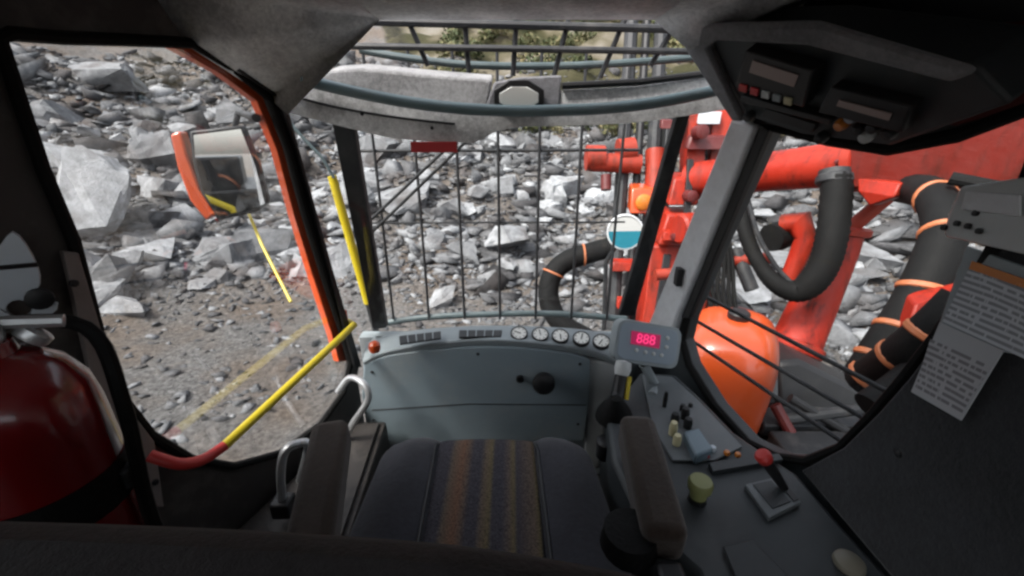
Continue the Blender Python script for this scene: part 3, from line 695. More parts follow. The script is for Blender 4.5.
MB().tube([PT(234, 178, 1.95), PT(262, 245, 1.85), PT(291, 302, 1.75)], .0065, 8).build('bar', 'yellow', lr)

# ---------------------------------------------------------------- dashboard
da = thing('dashboard', 'grey dashboard with vents and gauges below the windscreen', 'dashboard', (-.08, 1.35, 0))
# top: swept strip between front and back edges
fe = smooth2([(362, 362), (385, 352), (430, 344), (490, 340), (560, 345), (600, 354), (622, 364)], 5)
be = smooth2([(366, 342), (390, 334), (430, 328), (490, 325), (560, 327), (605, 332), (628, 338)], 5)
F = [PY(u, v, 1.285) for u, v in fe]; Bk = [PY(u, v, 1.40) for u, v in be]
top = MB(); n = len(F); th = V((0, .01, -.03))
top.add(F + Bk + [p + th for p in F] + [p + th for p in Bk], [(i, i+1, n+i+1, n+i) for i in range(n-1)] + [(2*n+i, 3*n+i, 3*n+i+1, 2*n+i+1) for i in range(n-1)] + [(i, 2*n+i, 2*n+i+1, i+1) for i in range(n-1)] + [(n+i, n+i+1, 3*n+i+1, 3*n+i) for i in range(n-1)] + [(0, n, 3*n, 2*n), (n-1, 3*n-1, 4*n-1, 2*n-1)])
dtop = top.build('top_cover', 'plastic', da, bevel=.006)
fp = smooth2([(364, 364), (400, 354), (490, 347), (565, 353), (590, 360)], 4) + [(589, 400), (584, 440)] + [(376, 446), (366, 425), (362, 395)]
DP = Plane((0, 1.285, .66), (.5, 1.285, .66), (0, 1.32, .25))
MB().plate([DP.at(u, v, 0) for u, v in fp], (0, .03, 0)).build('front_panel', 'panel_blue', da, bevel=.008)
MB().plate([DP.at(u, v, 0) + V((0, .008, 0)) for u, v in [(590, 362), (624, 366), (612, 400), (600, 470), (584, 470)]], (0, .04, 0)).build('side_column', 'plastic_light', da, bevel=.012)
MB().box((-.08, 1.40, .32), (.9, .1, .6)).build('body', 'plastic', da, bevel=.01)
DT = Plane(PY(490, 341, 1.285), PY(560, 344, 1.285), PY(490, 325, 1.40)); nT = DT.toward()
for px in ([(399, 338), (441, 333), (441, 340), (400, 346)], [(459, 332), (502, 332), (501, 338), (459, 339)]):
    vt = MB().plate([DT.at(u, v, .0) + nT * .002 for u, v in px], nT * .006).build('vent', 'black', da, bevel=.002)
    a, b = DT.at(*px[0]), DT.at(*px[1])
    for k in range(1, 5):
        p = a.lerp(b, k / 5) + nT * .009; q = DT.at(*px[3]).lerp(DT.at(*px[2]), k / 5) + nT * .009
        MB().tube([p, q], .0022, 5).build('vent_slat', 'plastic', vt)
for u, v in [(519, 336), (540, 337), (560, 338.5), (581, 341), (601, 344)]:
    c = DT.at(u, v) + nT * .003; ax = (nT * .75 + (CAM - c).normalized() * .5).normalized()
    g = MB().lathe([(.03, 0), (.03, .014), (.026, .016), (.0255, .013)], c, ax, 24).build('gauge', 'black', da)
    MB().lathe([(.0255, .0), (.0255, .0135), (.006, .0137)], c, ax, 24).build('dial', 'dial', g)
    s1 = ax.orthogonal().normalized(); s1.rotate(Matrix.Rotation(random.uniform(0, 6), 3, ax))
    MB().tube([c + ax * .0155 - s1 * .006, c + ax * .0155 + s1 * .018], .0016, 5).build('needle', 'black', g)
    for k in range(7):
        s2 = s1.copy(); s2.rotate(Matrix.Rotation(.6 + k * .75, 3, ax)); MB().tube([c + ax * .0142 + s2 * .017, c + ax * .0142 + s2 * .0225], .0012, 4).build('tick', 'black', g)
MB().lathe([(.024, -.005), (.024, .012), (.034, .018), (.04, .035), (.038, .05), (.028, .058), (.0, .06)], DP.at(543, 378), (0, -1, .08), 24).build('round_knob', 'black', da)
for u, v in [(372, 372), (580, 364), (578, 424), (374, 420), (478, 354)]:
    MB().lathe([(.006, -.002), (.006, .002), (.003, .004)], DP.at(u, v), (0, -1, 0), 8).build('screw', 'steel_black', da)
MB().tube([DP.at(u, v) for u, v in [(372, 410), (470, 404), (586, 405)]], .0022, 5).build('panel_seam', 'black', da)
MB().lathe([(.014, 0), (.014, .012), (.009, .013), (.009, .004)], DP.at(520, 378), (0, -1, 0), 14).build('socket', 'black', da)
(MB().lathe([(.016, 0), (.019, .012), (.017, .026), (.01, .032), (0, .033)], DT.at(375, 352) + nT * .004, nT, 16).build('stop_button', 'orange', da))

# ---------------------------------------------------------------- seat
seat = thing('operator_seat', 'charcoal operator seat with brown striped centre panel', 'seat', (-.06, .75, 0))
def slab(name, m, prof, z_fn, parent, nx=12, ny=14, thick=.1, sub=1):
    # prof(t) -> (x0, x1, y)
    vs = []; fs = []
    for j in range(ny + 1):
        t = j / ny; xa, xb, y = prof(t)
        for i in range(nx + 1):
            s_ = i / nx; x = xa + (xb - xa) * s_; vs.append((x, y, z_fn(s_, t)))
    nn = len(vs); vs += [(a, b, c - thick) for a, b, c in vs]
    for j in range(ny):
        for i in range(nx):
            a = j * (nx + 1) + i; fs.append((a, a + 1, a + nx + 2, a + nx + 1)); fs.append((nn + a, nn + a + nx + 1, nn + a + nx + 2, nn + a + 1))
    for i in range(nx): fs.append((i, nn + i, nn + i + 1, i + 1)); a = ny * (nx + 1) + i; fs.append((a, a + 1, nn + a + 1, nn + a))
    for j in range(ny): a = j * (nx + 1); b = a + nx + 1; fs.append((a, b, nn + b, nn + a)); a += nx; b += nx; fs.append((a, nn + a, nn + b, b))
    return MB().add(vs, fs).build(name, m, parent, sub=sub, angle=60)
def sxr(t):                               # seat half width and y from rear (0) to front (1)
    y = .42 + .61 * t; h = .325 - .035 * t - .07 * max(0, (t - .82) / .18) ** 2
    return h, y
def bol_z(s_, t): return .525 + .025 * math.sin(math.pi * min(1, max(0, s_))) - .05 * max(0, (t - .85) / .15) ** 2
cx = lambda t: -.055 - .02 * t
for sgn in (-1, 1):
    def prof(t, sgn=sgn):
        h, y = sxr(t); a = cx(t) + sgn * h; b = cx(t) + sgn * .128
        return (a, b, y) if sgn < 0 else (b, a, y)
    slab('side_bolster', 'seat_cloth', prof, bol_z, seat)
slab('striped_panel', 'stripes', lambda t: (cx(t) - .146, cx(t) + .146, .42 + .612 * t), lambda s_, t: .528 + .008 * math.sin(math.pi * s_) - .045 * max(0, (t - .88) / .12) ** 2, seat)
for sg in (-1, 1):
    MB().tube([V((cx(t) + sg * .143, .44 + .57 * t, .533 - .05 * max(0, (t - .88) / .12) ** 2)) for t in np.linspace(0, 1, 16)], .0045, 6).build('piping', 'black', seat)
MB().box((-.06, .72, .3), (.42, .5, .26)).build('pedestal', 'black', seat, bevel=.03)
MB().box((-.07, .76, .41), (.56, .6, .04)).build('seat_pan', 'plastic_light', seat, bevel=.01)
# backrest: reclined slab, only its top shows
def back():
    vs = []; fs = []; nx, nz = 22, 10
    for j in range(nz + 1):
        t = j / nz
        for i in range(nx + 1):
            s_ = i / nx * 2 - 1
            sh = .03 + .03 * s_ + .05 * max(0, s_ - .3) ** 1.6
            z = .5 + (.668 - sh) * t; y = .47 - .26 * t + .012 * (1 - s_ * s_)
            vs.append(V((-.17 + s_ * (.32 + .03 * math.sin(t * 2.6)), y, z)))
    nn = len(vs); vs += [p + V((0, -.13, -.03)) for p in vs]
    W_ = nx + 1
    for j in range(nz):
        for i in range(nx): a = j * W_ + i; fs.append((a, a + 1, a + W_ + 1, a + W_)); fs.append((nn + a, nn + a + W_, nn + a + W_ + 1, nn + a + 1))
    for i in range(nx): fs.append((i, nn + i, nn + i + 1, i + 1)); a = nz * W_ + i; fs.append((a, a + 1, nn + a + 1, nn + a))
    for j in range(nz): a = j * W_; b = a + W_; fs.append((a, b, nn + b, nn + a)); a += nx; b += nx; fs.append((a, nn + a, nn + b, b))
    return MB().add(vs, fs).build('backrest', 'back_cloth', seat, sub=2, angle=80)
back()
def armrest(p0, p1, w_, h):
    d = (p1 - p0); L_ = d.length; yaw = math.atan2(-d.x, d.y); el = math.asin(d.z / L_)
    rot = Matrix.Rotation(yaw, 3, 'Z') @ Matrix.Rotation(el, 3, 'X')
    return MB().box((p0 + p1) / 2 - V((0, 0, h / 2)), (w_, L_, h), rot).build('armrest', 'brown_cloth', seat, bevel=.022, segs=4)
armrest(PZ(305, 545, .70), PZ(330, 417, .72), .085, .09)
armrest(PZ(668, 532, .70), PZ(637, 412, .72), .085, .09)
MB().box((-.385, .5, .56), (.05, .1, .2)).build('armrest_bracket', 'black', seat, bevel=.01)
MB().box((.28, .48, .56), (.05, .1, .2)).build('armrest_bracket', 'black', seat, bevel=.01)
MB().lathe([(.05, 0), (.055, .01), (.05, .05), (.0, .055)], PZ(628, 548, .62), (0, 0, 1), 20).build('recline_knob', 'rubber', seat)

# ---------------------------------------------------------------- left metal levers
for i, (pts, lab) in enumerate((([(340, 452, .3), (352, 425, .45), (368, 400, .55), (364, 384, .6), (350, 378, .6), (338, 392, .55)], 'bent bare metal lever between the left armrest and the dashboard'),
                               ([(282, 500, .45), (281, 470, .55), (286, 450, .6), (300, 443, .6), (308, 447, .58), (300, 480, .45)], 'bent bare metal lever beside the outer face of the left armrest'))):
    lv = thing('lever', lab, 'lever', PZ(*pts[0]), 'bare metal levers left of the seat')
    MB().tube(spline([PZ(*p) for p in pts], 6), .011, 10).build('rod', 'aluminium', lv)
    MB().box(PZ(*pts[0]) - V((0, 0, .02)), (.05, .05, .05)).build('pivot_block', 'black', lv, bevel=.006)
lc = thing('side_plinth', 'low dark grey plinth under the metal levers beside the door', 'plinth', (-.52, .95, 0))
MB().plate([V((-.42, .6, .0)), onL(.6, 0) + nL_in * .02, onL(1.28, 0) + nL_in * .02, V((-.46, 1.28, 0))], (0, 0, .36)).build('body', 'trim_brown', lc, bevel=.02)
MB().plate([V((-.44, .65, .361)), onL(.65, .361) + nL_in * .04, onL(1.25, .361) + nL_in * .04, V((-.48, 1.25, .361))], (0, 0, .012)).build('tray', 'trim_brown', lc, bevel=.006)

# ---------------------------------------------------------------- right console
co = thing('side_console', 'grey control console with switches beside the right armrest', 'console', (.5, .8, 0))
CZ = .6
cp_out = [(606, 415), (640, 372), (676, 374), (700, 396), (735, 432), (770, 456), (798, 474), (845, 528), (893, 580), (930, 640), (720, 640), (695, 570), (640, 520), (612, 460)]
MB().plate([PZ(u, v, CZ) for u, v in cp_out], (0, 0, -.5)).build('body', 'console', co, bevel=.012)
CT = Plane((0, 0, CZ + .001), (1, 0, CZ + .001), (0, 1, CZ + .001))
def onC(px, h, name, m, parent=co, bevel=.002): return MB().plate([CT.at(u, v) for u, v in px], (0, 0, h)).build(name, m, parent, bevel=bevel)
onC([(642, 376), (672, 378), (700, 404), (742, 448), (715, 462), (672, 462), (652, 425)], .006, 'switch_plate', 'plate_grey')
onC([(708, 466), (778, 457), (782, 463), (712, 475)], .012, 'front_ridge', 'console')
MB().plate([PZ(u, v, CZ + .004) for u, v in [(722, 548), (752, 541), (790, 580), (735, 580)]], (0, 0, .006)).build('hatch_cover', 'console', co, bevel=.004)
for i, (u, v, r, h, m) in enumerate([(674, 424, .011, .03, 'black'), (684, 420, .011, .035, 'black'), (687, 429, .011, .03, 'black'), (682, 412, .008, .02, 'black'), (664, 408, .006, .05, 'black'), (690, 408, .006, .01, 'black'), (700, 440, .007, .012, 'plastic'), (712, 452, .008, .012, 'bracket'), (726, 456, .007, .01, 'lamp_warm'), (737, 458, .007, .01, 'lamp_warm'), (706, 458, .007, .01, 'red_label'), (676, 446, .01, .03, 'cream'), (672, 436, .01, .04, 'cream')]):
    MB().lathe([(r, 0), (r * 1.1, h * .6), (r * .8, h), (0, h * 1.02)], CT.at(u, v) + V((0, 0, .006)), (0, 0, 1), 14).build('knob', m, co)
onC([(682, 440), (697, 436), (712, 458), (694, 466)], .03, 'bottle_cradle', 'blue_clear', bevel=.006)
yc = thing('small_jar', 'small jar with pale yellow green lid on the console by the armrest', 'jar', CT.at(697, 497))
MB().lathe([(.018, 0), (.018, .03), (.025, .034), (.027, .05), (.023, .058), (0, .059)], CT.at(697, 500), (0, 0, 1), 20).build('lid', 'olive', yc)
MB().lathe([(.02, 0), (.02, .012), (.018, .012)], CT.at(697, 500), (0, 0, 1), 20).build('base_ring', 'black', yc)
(MB().lathe([(.024, 0), (.027, .006), (.025, .014), (.016, .02), (0, .021)], CT.at(848, 566), (0, 0, 1), 24).build('beige_knob', 'beige', co))
tl_ = thing('throttle_lever', 'black lever with red knob in a slotted metal plate on the console', 'lever', CT.at(775, 503))
onC([(744, 488), (778, 480), (800, 506), (768, 522)], .012, 'gate_plate', 'plate_grey', tl_)
MB().plate([CT.at(u, v) + V((0, 0, .0125)) for u, v in [(752, 489), (770, 485), (789, 506), (771, 513)]], (0, 0, .002)).build('gate_print', 'console', tl_)
MB().plate([CT.at(u, v) + V((0, 0, .013)) for u, v in [(776, 485), (780, 484), (797, 504), (792, 506)]], (0, 0, .002)).build('slot', 'black', tl_)
kn = CT.at(783, 492) + V((0, 0, .012)); kt = PT(763, 456, (kn - CAM).length / ray(783, 492).length * .955)
MB().tube([kn, kn.lerp(kt, .4), kn.lerp(kt, .92)], [.009, .0115, .0135], 12).build('stick', 'black', tl_)
ax = (kt - kn).normalized()
MB().lathe([(.012, -.008), (.0165, -.002), (.017, .012), (.012, .019), (0, .021)], kt - ax * .01, ax, 18).build('handle', 'grip_red', tl_)
# joystick
js = thing('joystick', 'black joystick with yellow strip in front of the right armrest', 'joystick', PZ(612, 425, .58))
jb = PZ(614, 418, .58); jt = PT(622, 372, 1.27)
MB().lathe([(.055, 0), (.05, .02), (.042, .035), (.032, .05), (.024, .06), (.016, .07)], jb, (0, 0, 1), 20).build('boot', 'rubber', js)
MB().tube([jb + V((0, 0, .05)), jb.lerp(jt, .5), jt], [.016, .02, .019], 12).build('grip', 'black', js)
MB().lathe([(.02, -.01), (.025, .01), (.022, .03), (0, .036)], jt, (jt - jb).normalized(), 16).build('grip_head', 'plastic_light', js)
MB().tube([jb.lerp(jt, .45) + V((.022, -.012, 0)), jb.lerp(jt, .95) + V((.02, -.012, 0))], .007, 8).build('yellow_strip', 'yellow', js)
MB().lathe([(.03, 0), (.03, .05), (.024, .055), (0, .056)], PZ(606, 455, .5), (0, 0, 1), 18).build('lower_cup', 'black', js)
# monitor
mo = thing('monitor', 'small grey monitor with red digits on a stalk by the dashboard', 'monitor', PY(655, 400, 1.12))
mtl, mtr, mbr, mbl = PT(618, 319, 1.30), PT(682, 329, 1.33), PT(676, 369, 1.33), PT(611, 361, 1.30)
MPn = Plane(mtl, mtr, mbl); nMo = MPn.toward()
cs = [(619, 318), (683, 329), (677, 370), (612, 361)]
MB().plate(rounded(MPn, cs), -nMo * .045).build('case', 'plastic', mo, bevel=.006, segs=3)
MB().plate(rounded(MPn, [(621, 321), (679, 331), (674, 366), (616, 358)], 0), nMo * .003).build('bezel', 'monitor', mo, bevel=.001)
MB().plate([MPn.at(u, v) + nMo * .004 for u, v in [(631, 330.5), (660, 335), (658.5, 348.5), (630, 343.5)]], nMo * .0015).build('display', 'display', mo)
fc = bpy.data.curves.new('digits', 'FONT'); fc.body = '888'; fc.size = .042; fc.extrude = .0008; fc.align_x = 'CENTER'; fc.align_y = 'CENTER'
dg = bpy.data.objects.new('digits', fc); COL.objects.link(dg); dg.data.materials.append(M['led']); dg.parent = mo
xa = (MPn.at(660, 335) - MPn.at(631, 330.5)).normalized(); za = nMo; ya = za.cross(xa)
fme = bpy.data.meshes.new_from_object(dg); bpy.data.objects.remove(dg); dg = bpy.data.objects.new('digits', fme); COL.objects.link(dg); dg.parent = mo
dg.matrix_local = Matrix.Translation(MPn.at(645, 339.5) + nMo * .007 - WL[mo.name]) @ Matrix((xa, ya, za)).transposed().to_4x4()
for u, v in [(636, 350), (645, 352), (653, 353.5), (661, 355), (667, 338), (666, 347)]:
    MB().lathe([(.006, 0), (.006, .003), (.004, .004)], MPn.at(u, v) + nMo * .003, nMo, 10).build('button', 'plastic_light', mo)
MB().tube([MPn.at(648, 366) - nMo * .03, PY(655, 385, 1.16), PZ(652, 396, CZ)], .016, 10).build('stalk', 'plastic', mo)

# ---------------------------------------------------------------- overhead console
OC = Plane(PT(745, 112, 1.03), PT(892, 142, .76), PT(712, 38, .96)); nO = OC.toward()
oh = thing('overhead_console', 'dark overhead console with radios above the right window', 'console', OC.at(800, 140))
MB().plate([OC.at(u, v) for u, v in [(708, 36), (720, 33), (810, 36), (975, 66), (1012, 104), (892, 146), (800, 134), (746, 116)]], -nO * .09).build('housing', 'console', oh, bevel=.012)
MB().plate([OC.at(u, v) + nO * .001 for u, v in [(680, 28), (705, 20), (820, 18), (985, 66), (960, 76), (815, 40), (722, 36), (712, 44), (748, 118), (738, 118)]], nO * .018).build('felt_surround', 'felt_over', oh, bevel=.008)
def onO(px, h, name, m, parent=None, b=.002, off=.001): return MB().plate([OC.at(u, v) + nO * off for u, v in px], nO * h).build(name, m, parent or oh, bevel=b)
ra = onO([(757, 41), (828, 60), (816, 98), (745, 78)], .03, 'radio', 'black', b=.004)
onO([(766, 50), (813, 64), (808, 76), (762, 62)], .002, 'screen', 'screen_warm', ra, 0, .0315)
for k in range(5):
    u = 752 + k * 11.5; onO([(u, 74 + k * 3), (u + 8, 76 + k * 3), (u + 7, 83 + k * 3), (u - 1, 81 + k * 3)], .004, 'radio_button', ['grip_red', 'red_label', 'plastic_light', 'plastic', 'cream'][k], ra, .001, .031)
rb = onO([(842, 78), (926, 96), (915, 124), (828, 104)], .025, 'radio', 'black', b=.004)
onO([(852, 90), (906, 103), (903, 110), (849, 96)], .002, 'screen', 'screen_warm', rb, 0, .0265)
onO([(748, 90), (840, 113), (838, 118), (746, 96)], .02, 'shelf_edge', 'black')
onO([(768, 106), (820, 122), (816, 130), (764, 114)], .008, 'switch_row', 'black')
for u, v, m in [(847, 120, 'lamp_warm'), (865, 124, 'black'), (880, 122, 'black'), (858, 112, 'plastic'), (753, 113, 'black'), (826, 134, 'black'), (872, 132, 'plastic_light'), (896, 128, 'black')]:
    MB().lathe([(.011, 0), (.012, .012), (.009, .02), (0, .021)], OC.at(u, v) + nO * .002, nO, 14).build('knob', m, oh)

# ---------------------------------------------------------------- right panel items
def quad(name, corners, m, parent, rows, cols):
    q = MB(); q.v = [V(p) for p in corners]; q.f = [(0, 1, 2, 3)]; o = q.build(name, m, parent)
    uv = o.data.uv_layers.new(name='print'); co_ = {0: (0, rows), 1: (cols, rows), 2: (cols, 0), 3: (0, 0)}
    for l in o.data.loops: uv.data[l.index].uv = co_[l.vertex_index]
    return o
def uv_print(name, base, ink, fill):
    m, nt, b = new_mat(name); N = nt.nodes; L = nt.links
    tc = N.new('ShaderNodeTexCoord'); sx = N.new('ShaderNodeSeparateXYZ'); L.new(tc.outputs['UV'], sx.inputs[0])
    fr_ = N.new('ShaderNodeMath'); fr_.operation = 'FRACT'; L.new(sx.outputs['Y'], fr_.inputs[0])
    g = N.new('ShaderNodeMath'); g.operation = 'GREATER_THAN'; g.inputs[1].default_value = .48; L.new(fr_.outputs[0], g.inputs[0])
    fl_ = N.new('ShaderNodeMath'); fl_.operation = 'FLOOR'; L.new(sx.outputs['Y'], fl_.inputs[0])
    cb = N.new('ShaderNodeCombineXYZ'); L.new(sx.outputs['X'], cb.inputs[0]); L.new(fl_.outputs[0], cb.inputs[1])
    w_ = N.new('ShaderNodeTexNoise'); w_.inputs['Scale'].default_value = 1.7; w_.inputs['Detail'].default_value = 2; L.new(cb.outputs[0], w_.inputs['Vector'])
    h = N.new('ShaderNodeMath'); h.operation = 'GREATER_THAN'; h.inputs[1].default_value = fill; L.new(w_.outputs['Fac'], h.inputs[0])
    d = N.new('ShaderNodeMath'); d.operation = 'MULTIPLY'; L.new(g.outputs[0], d.inputs[0]); L.new(h.outputs[0], d.inputs[1])
    mx = N.new('ShaderNodeMix'); mx.data_type = 'RGBA'; mx.inputs[6].default_value = (*base, 1); mx.inputs[7].default_value = (*ink, 1)
    L.new(d.outputs[0], mx.inputs[0]); L.new(mx.outputs[2], b.inputs['Base Color']); b.inputs['Roughness'].default_value = .45; return m
M['print_a'] = uv_print('notice print', (.46, .48, .52), (.2, .21, .23), .4); M['print_b'] = uv_print('sheet print', (.36, .36, .38), (.15, .15, .16), .44)
def onQ(px, h, name, m, parent=None, b=0, off=.001): return MB().plate([Q.at(u, v) + nQ * off for u, v in px], nQ * h).build(name, m, parent, bevel=b)
lf = thing('notice_board', 'dark framed notice with orange header on the right felt panel', 'notice', Q.at(960, 400))
onQ([(970, 246), (1070, 282), (1056, 362), (1004, 352), (942, 326)], .006, 'backing', 'plastic', lf, .002)
quad('notice_sheet', [Q.at(u, v) + nQ * .0095 for u, v in [(978, 263), (1062, 294), (1036, 362), (948, 322)]], 'print_a', lf, 11, 12)
onQ([(980, 262), (1062, 290), (1060, 299), (977, 270)], .002, 'header_bar', 'lamp_warm', lf, 0, .0115)
ls = thing('maintenance_sheet', 'white printed table sheet stuck on the right felt panel', 'notice', Q.at(945, 415))
onQ([(947, 323), (1012, 352), (969, 422), (918, 393)], .002, 'sheet', 'paper', ls, .0005, .011)
quad('printed_table', [Q.at(u, v) + nQ * .0135 for u, v in [(938, 340), (1000, 368), (969, 417), (922, 391)]], 'print_b', ls, 9, 8)
dv = thing('wall_controller', 'pale grey control box with small buttons high on the right panel', 'control box', Q.at(1000, 250))
onQ([(990, 190), (1070, 180), (1070, 262), (972, 240), (976, 220)], .05, 'case', 'plastic_light', dv, .008)
onQ([(1000, 196), (1060, 200), (1060, 222), (995, 214)], .004, 'display', 'pillar_grey', dv, .002, .052)
for u, v in [(976, 232), (990, 228), (1002, 231), (1014, 236), (1010, 218)]:
    MB().lathe([(.005, 0), (.005, .006), (0, .007)], Q.at(u, v, 0) + nQ * .05, nQ, 8).build('button', 'black', dv)

# ---------------------------------------------------------------- left foreground: extinguisher, latch
ex = thing('fire_extinguisher', 'red fire extinguisher strapped beside the door pillar', 'extinguisher', (-.565, .415, .62))
EC = V((-.592, .415, 0))
MB().lathe([(.07, .62), (.078, .64), (.078, 1.06), (.074, 1.095), (.06, 1.125), (.04, 1.145), (.028, 1.15), (.026, 1.165)], EC, (0, 0, 1), 40).build('cylinder', 'ext_red', ex)
MB().lathe([(.0805, 0), (.0815, .004), (.0815, .05), (.0805, .054)], EC + V((0, 0, .93)), (0, 0, 1), 40).build('strap', 'rubber', ex)
MB().box(EC + V((.08, .02, .955)), (.014, .022, .03)).build('buckle', 'steel_black', ex, bevel=.004)
MB().lathe([(.022, 1.165), (.024, 1.18), (.016, 1.2)], EC, (0, 0, 1), 20).build('valve', 'aluminium', ex)
MB().tube([EC + V((-.02, 0, 1.19)), EC + V((.03, .03, 1.178)), EC + V((.055, .045, 1.172))], .008, 8).build('valve_lever', 'aluminium', ex)
MB().plate([EC + V((.0805 * math.cos(a), .0805 * math.sin(a), .7)) for a in np.linspace(-2.4, -.5, 12)], (0, 0, .16)).build('label', 'paper', ex)
MB().lathe([(.016, 0), (.018, .004), (.018, .012), (.015, .014)], EC + V((.02, .03, 1.155)), V((.5, .6, .6)), 16).build('pressure_gauge', 'aluminium', ex)
MB().tube(spline([EC + V((-.02, .02, 1.18)), EC + V((.05, .07, 1.15)), EC + V((.085, .045, 1.05)), EC + V((.088, .02, .9)), EC + V((.086, .02, .75))], 6), .009, 8).build('hose', 'rubber', ex)
lt = thing('door_latch', 'blue grey metal latch bracket on the dark pillar above the extinguisher', 'latch', PL.at(25, 330))
LP = Plane(PL.at(20, 280) + nL_in * .03, PL.at(20, 280) + nL_in * .03 + V((0, 0, 1)), PL.at(60, 280) + nL_in * .055); nLP = LP.toward()
hole = [LP.at(19 + 13 * math.cos(k * .524), 309 + 9 * math.sin(k * .524)) for k in range(12)]
MB().plate([LP.at(u, v) for u, v in smooth2([(-14, 300), (-12, 262), (0, 245), (12, 232), (26, 245), (38, 268), (40, 285), (32, 300), (58, 304), (50, 316), (26, 324), (-2, 328)], 2)], -nLP * .012, [hole]).build('plate', 'bracket', lt, bevel=.004)
MB().tube([LP.at(-10, 268) + nLP * .004, LP.at(38, 264) + nLP * .004], .004, 6).build('rib', 'black', lt)
MB().lathe([(.018, 0), (.018, .01), (.012, .012)], LP.at(40, 298), nLP, 16).build('bolt', 'black', lt)

# ================================================================== DRILL RIG OUTSIDE RIGHT
def hose(name, pts, r, m, parent, n=6, ridges=False):
    p = spline(pts, n)
    if ridges:
        p = spline(pts, 18); rs = [r * (1 + (.05 if k % 2 else -.05)) for k in range(len(p))]
        return MB().tube(p, rs, 14).build(name, m, parent, angle=80)
    return MB().tube(p, r, 14).build(name, m, parent, angle=80)
bo = thing('drill_boom', 'thick red boom arm running past the right window to the drill mast', 'boom', PT(900, 190, 2.4))
b0, b1, b2, b3 = PT(690, 180, 3.9), PT(748, 174, 3.5), PT(865, 162, 2.75), PT(1120, 138, 1.85)
MB().tube([b0, b1, b2], [.15, .15, .15], 28).build('inner_tube', 'red', bo)
d = (b3 - b2).normalized(); sx_ = d.cross(V((0, 0, 1))).normalized(); sz_ = sx_.cross(d)
def boxbeam(p, q, h0, h1, w_):
    vs = [];
    for c, h in ((p, h0), (q, h1)):
        for a, b in ((-1, -1), (1, -1), (1, 1), (-1, 1)): vs.append(c + sx_ * a * w_ / 2 + sz_ * b * h / 2)
    return MB().add(vs, [(0, 1, 2, 3), (4, 7, 6, 5), (0, 4, 5, 1), (1, 5, 6, 2), (2, 6, 7, 3), (3, 7, 4, 0)])
boxbeam(b2 - d * .02, b3, .34, .40, .34).build('outer_beam', 'red_vignette', bo, bevel=.03)
MB().lathe([(.175, 0), (.19, .01), (.19, .06), (.175, .07)], b2 - (b2 - b1).normalized() * .06, b2 - b1, 28).build('collar', 'red', bo)
for k in range(8):
    a = k * math.pi / 4; axx = (b2 - b1).normalized(); o1 = axx.orthogonal().normalized(); o2 = axx.cross(o1)
    MB().lathe([(.018, 0), (.018, .02), (.01, .024)], b2 - axx * .06 + (o1 * math.cos(a) + o2 * math.sin(a)) * .165, -axx, 6).build('bolt', 'red_dark', bo)
MB().lathe([(.06, -.02), (.06, .03), (.03, .04)], b2.lerp(b3, .18) - sx_ * .17, -sx_, 16).build('pivot_pin', 'red_dark', bo)
for k, f_ in enumerate((.1, .32, .55)):
    MB().box(b2.lerp(b3, f_) - sx_ * .172, (.012, .012, .3 if k else .2)).build('weld_rib', 'red_vignette', bo, bevel=.003)
    for h_ in (-.1, .1): MB().lathe([(.016, 0), (.016, .018), (.009, .022)], b2.lerp(b3, f_ + .05) - sx_ * .17 + sz_ * h_, -sx_, 6).build('bolt', 'red_dark', bo)
MB().tube([b2.lerp(b3, .02) - sx_ * .19 - sz_ * .12, b2.lerp(b3, .35) - sx_ * .2 - sz_ * .06, b2.lerp(b3, .9) - sx_ * .19 - sz_ * .1], .016, 8).build('hydraulic_line', 'steel_black', bo)
MB().plate([PT(868, 178, 2.6), PT(912, 182, 2.4), PT(905, 196, 2.4), PT(880, 205, 2.55), PT(868, 190, 2.6)], sx_ * .1).build('lug', 'red', bo, bevel=.01)
MB().tube([PT(950, 178, 2.0), PT(1000, 188, 1.9), PT(1060, 192, 1.8)], .03, 10).build('under_hose', 'rubber', bo)

# mast
ms = thing('drill_mast', 'tall red drill feed mast with black rails behind the right windscreen', 'mast', PT(670, 330, 4.2))
def at(u, v, t): return PT(u, v, t)
up = V((0, 0, 1)); bx = PT(692, 230, 3.95)
def vbox(u0, u1, v0, v1, t, dep, name, m, parent, b=.02):
    p = [PT(u0[0], v0, t), PT(u1[0], v0, t), PT(u1[1], v1, t), PT(u0[1], v1, t)]
    return MB().plate(p, V((.1, 1, .1)).normalized() * dep).build(name, m, parent, bevel=b)
for u in (628, 643, 658):
    MB().tube([PT(u + 9, -60, 4.2), PT(u - 16, 330, 4.2)], .065 if u != 643 else .04, 10).build('feed_rail', 'steel_black' if u != 643 else 'black', ms)
vbox((690, 686), (708, 703), 96, 200, 3.9, .3, 'cradle', 'red', ms)
vbox((714, 709), (736, 728), 96, 190, 3.92, .3, 'cradle', 'red', ms)
vbox((706, 702), (716, 711), 96, 200, 4.0, .2, 'cradle_core', 'black', ms)
vbox((674, 668), (704, 698), 178, 206, 3.8, .25, 'cradle_plate', 'red', ms)
vbox((668, 658), (694, 684), 214, 246, 3.82, .25, 'cradle_plate', 'red', ms)
vbox((652, 640), (690, 672), 245, 340, 3.9, .3, 'lower_leg', 'red', ms)
vbox((700, 672), (724, 706), 215, 340, 3.95, .2, 'lower_leg', 'red', ms)
vbox((700, 698), (722, 720), 112, 124, 3.85, .05, 'name_plate', 'paper', ms, .004)
vbox((690, 686), (728, 725), 136, 150, 3.8, .1, 'rib_plate', 'red_dark', ms)
for u, v, r in [(700, 132, .06), (690, 196, .05), (716, 165, .04), (676, 236, .05), (708, 200, .05)]:
    MB().lathe([(r, -.05), (r, .05), (r * .6, .06)], PT(u, v, 3.72), V((.1, -1, .1)), 14).build('pin', 'red_dark', ms)
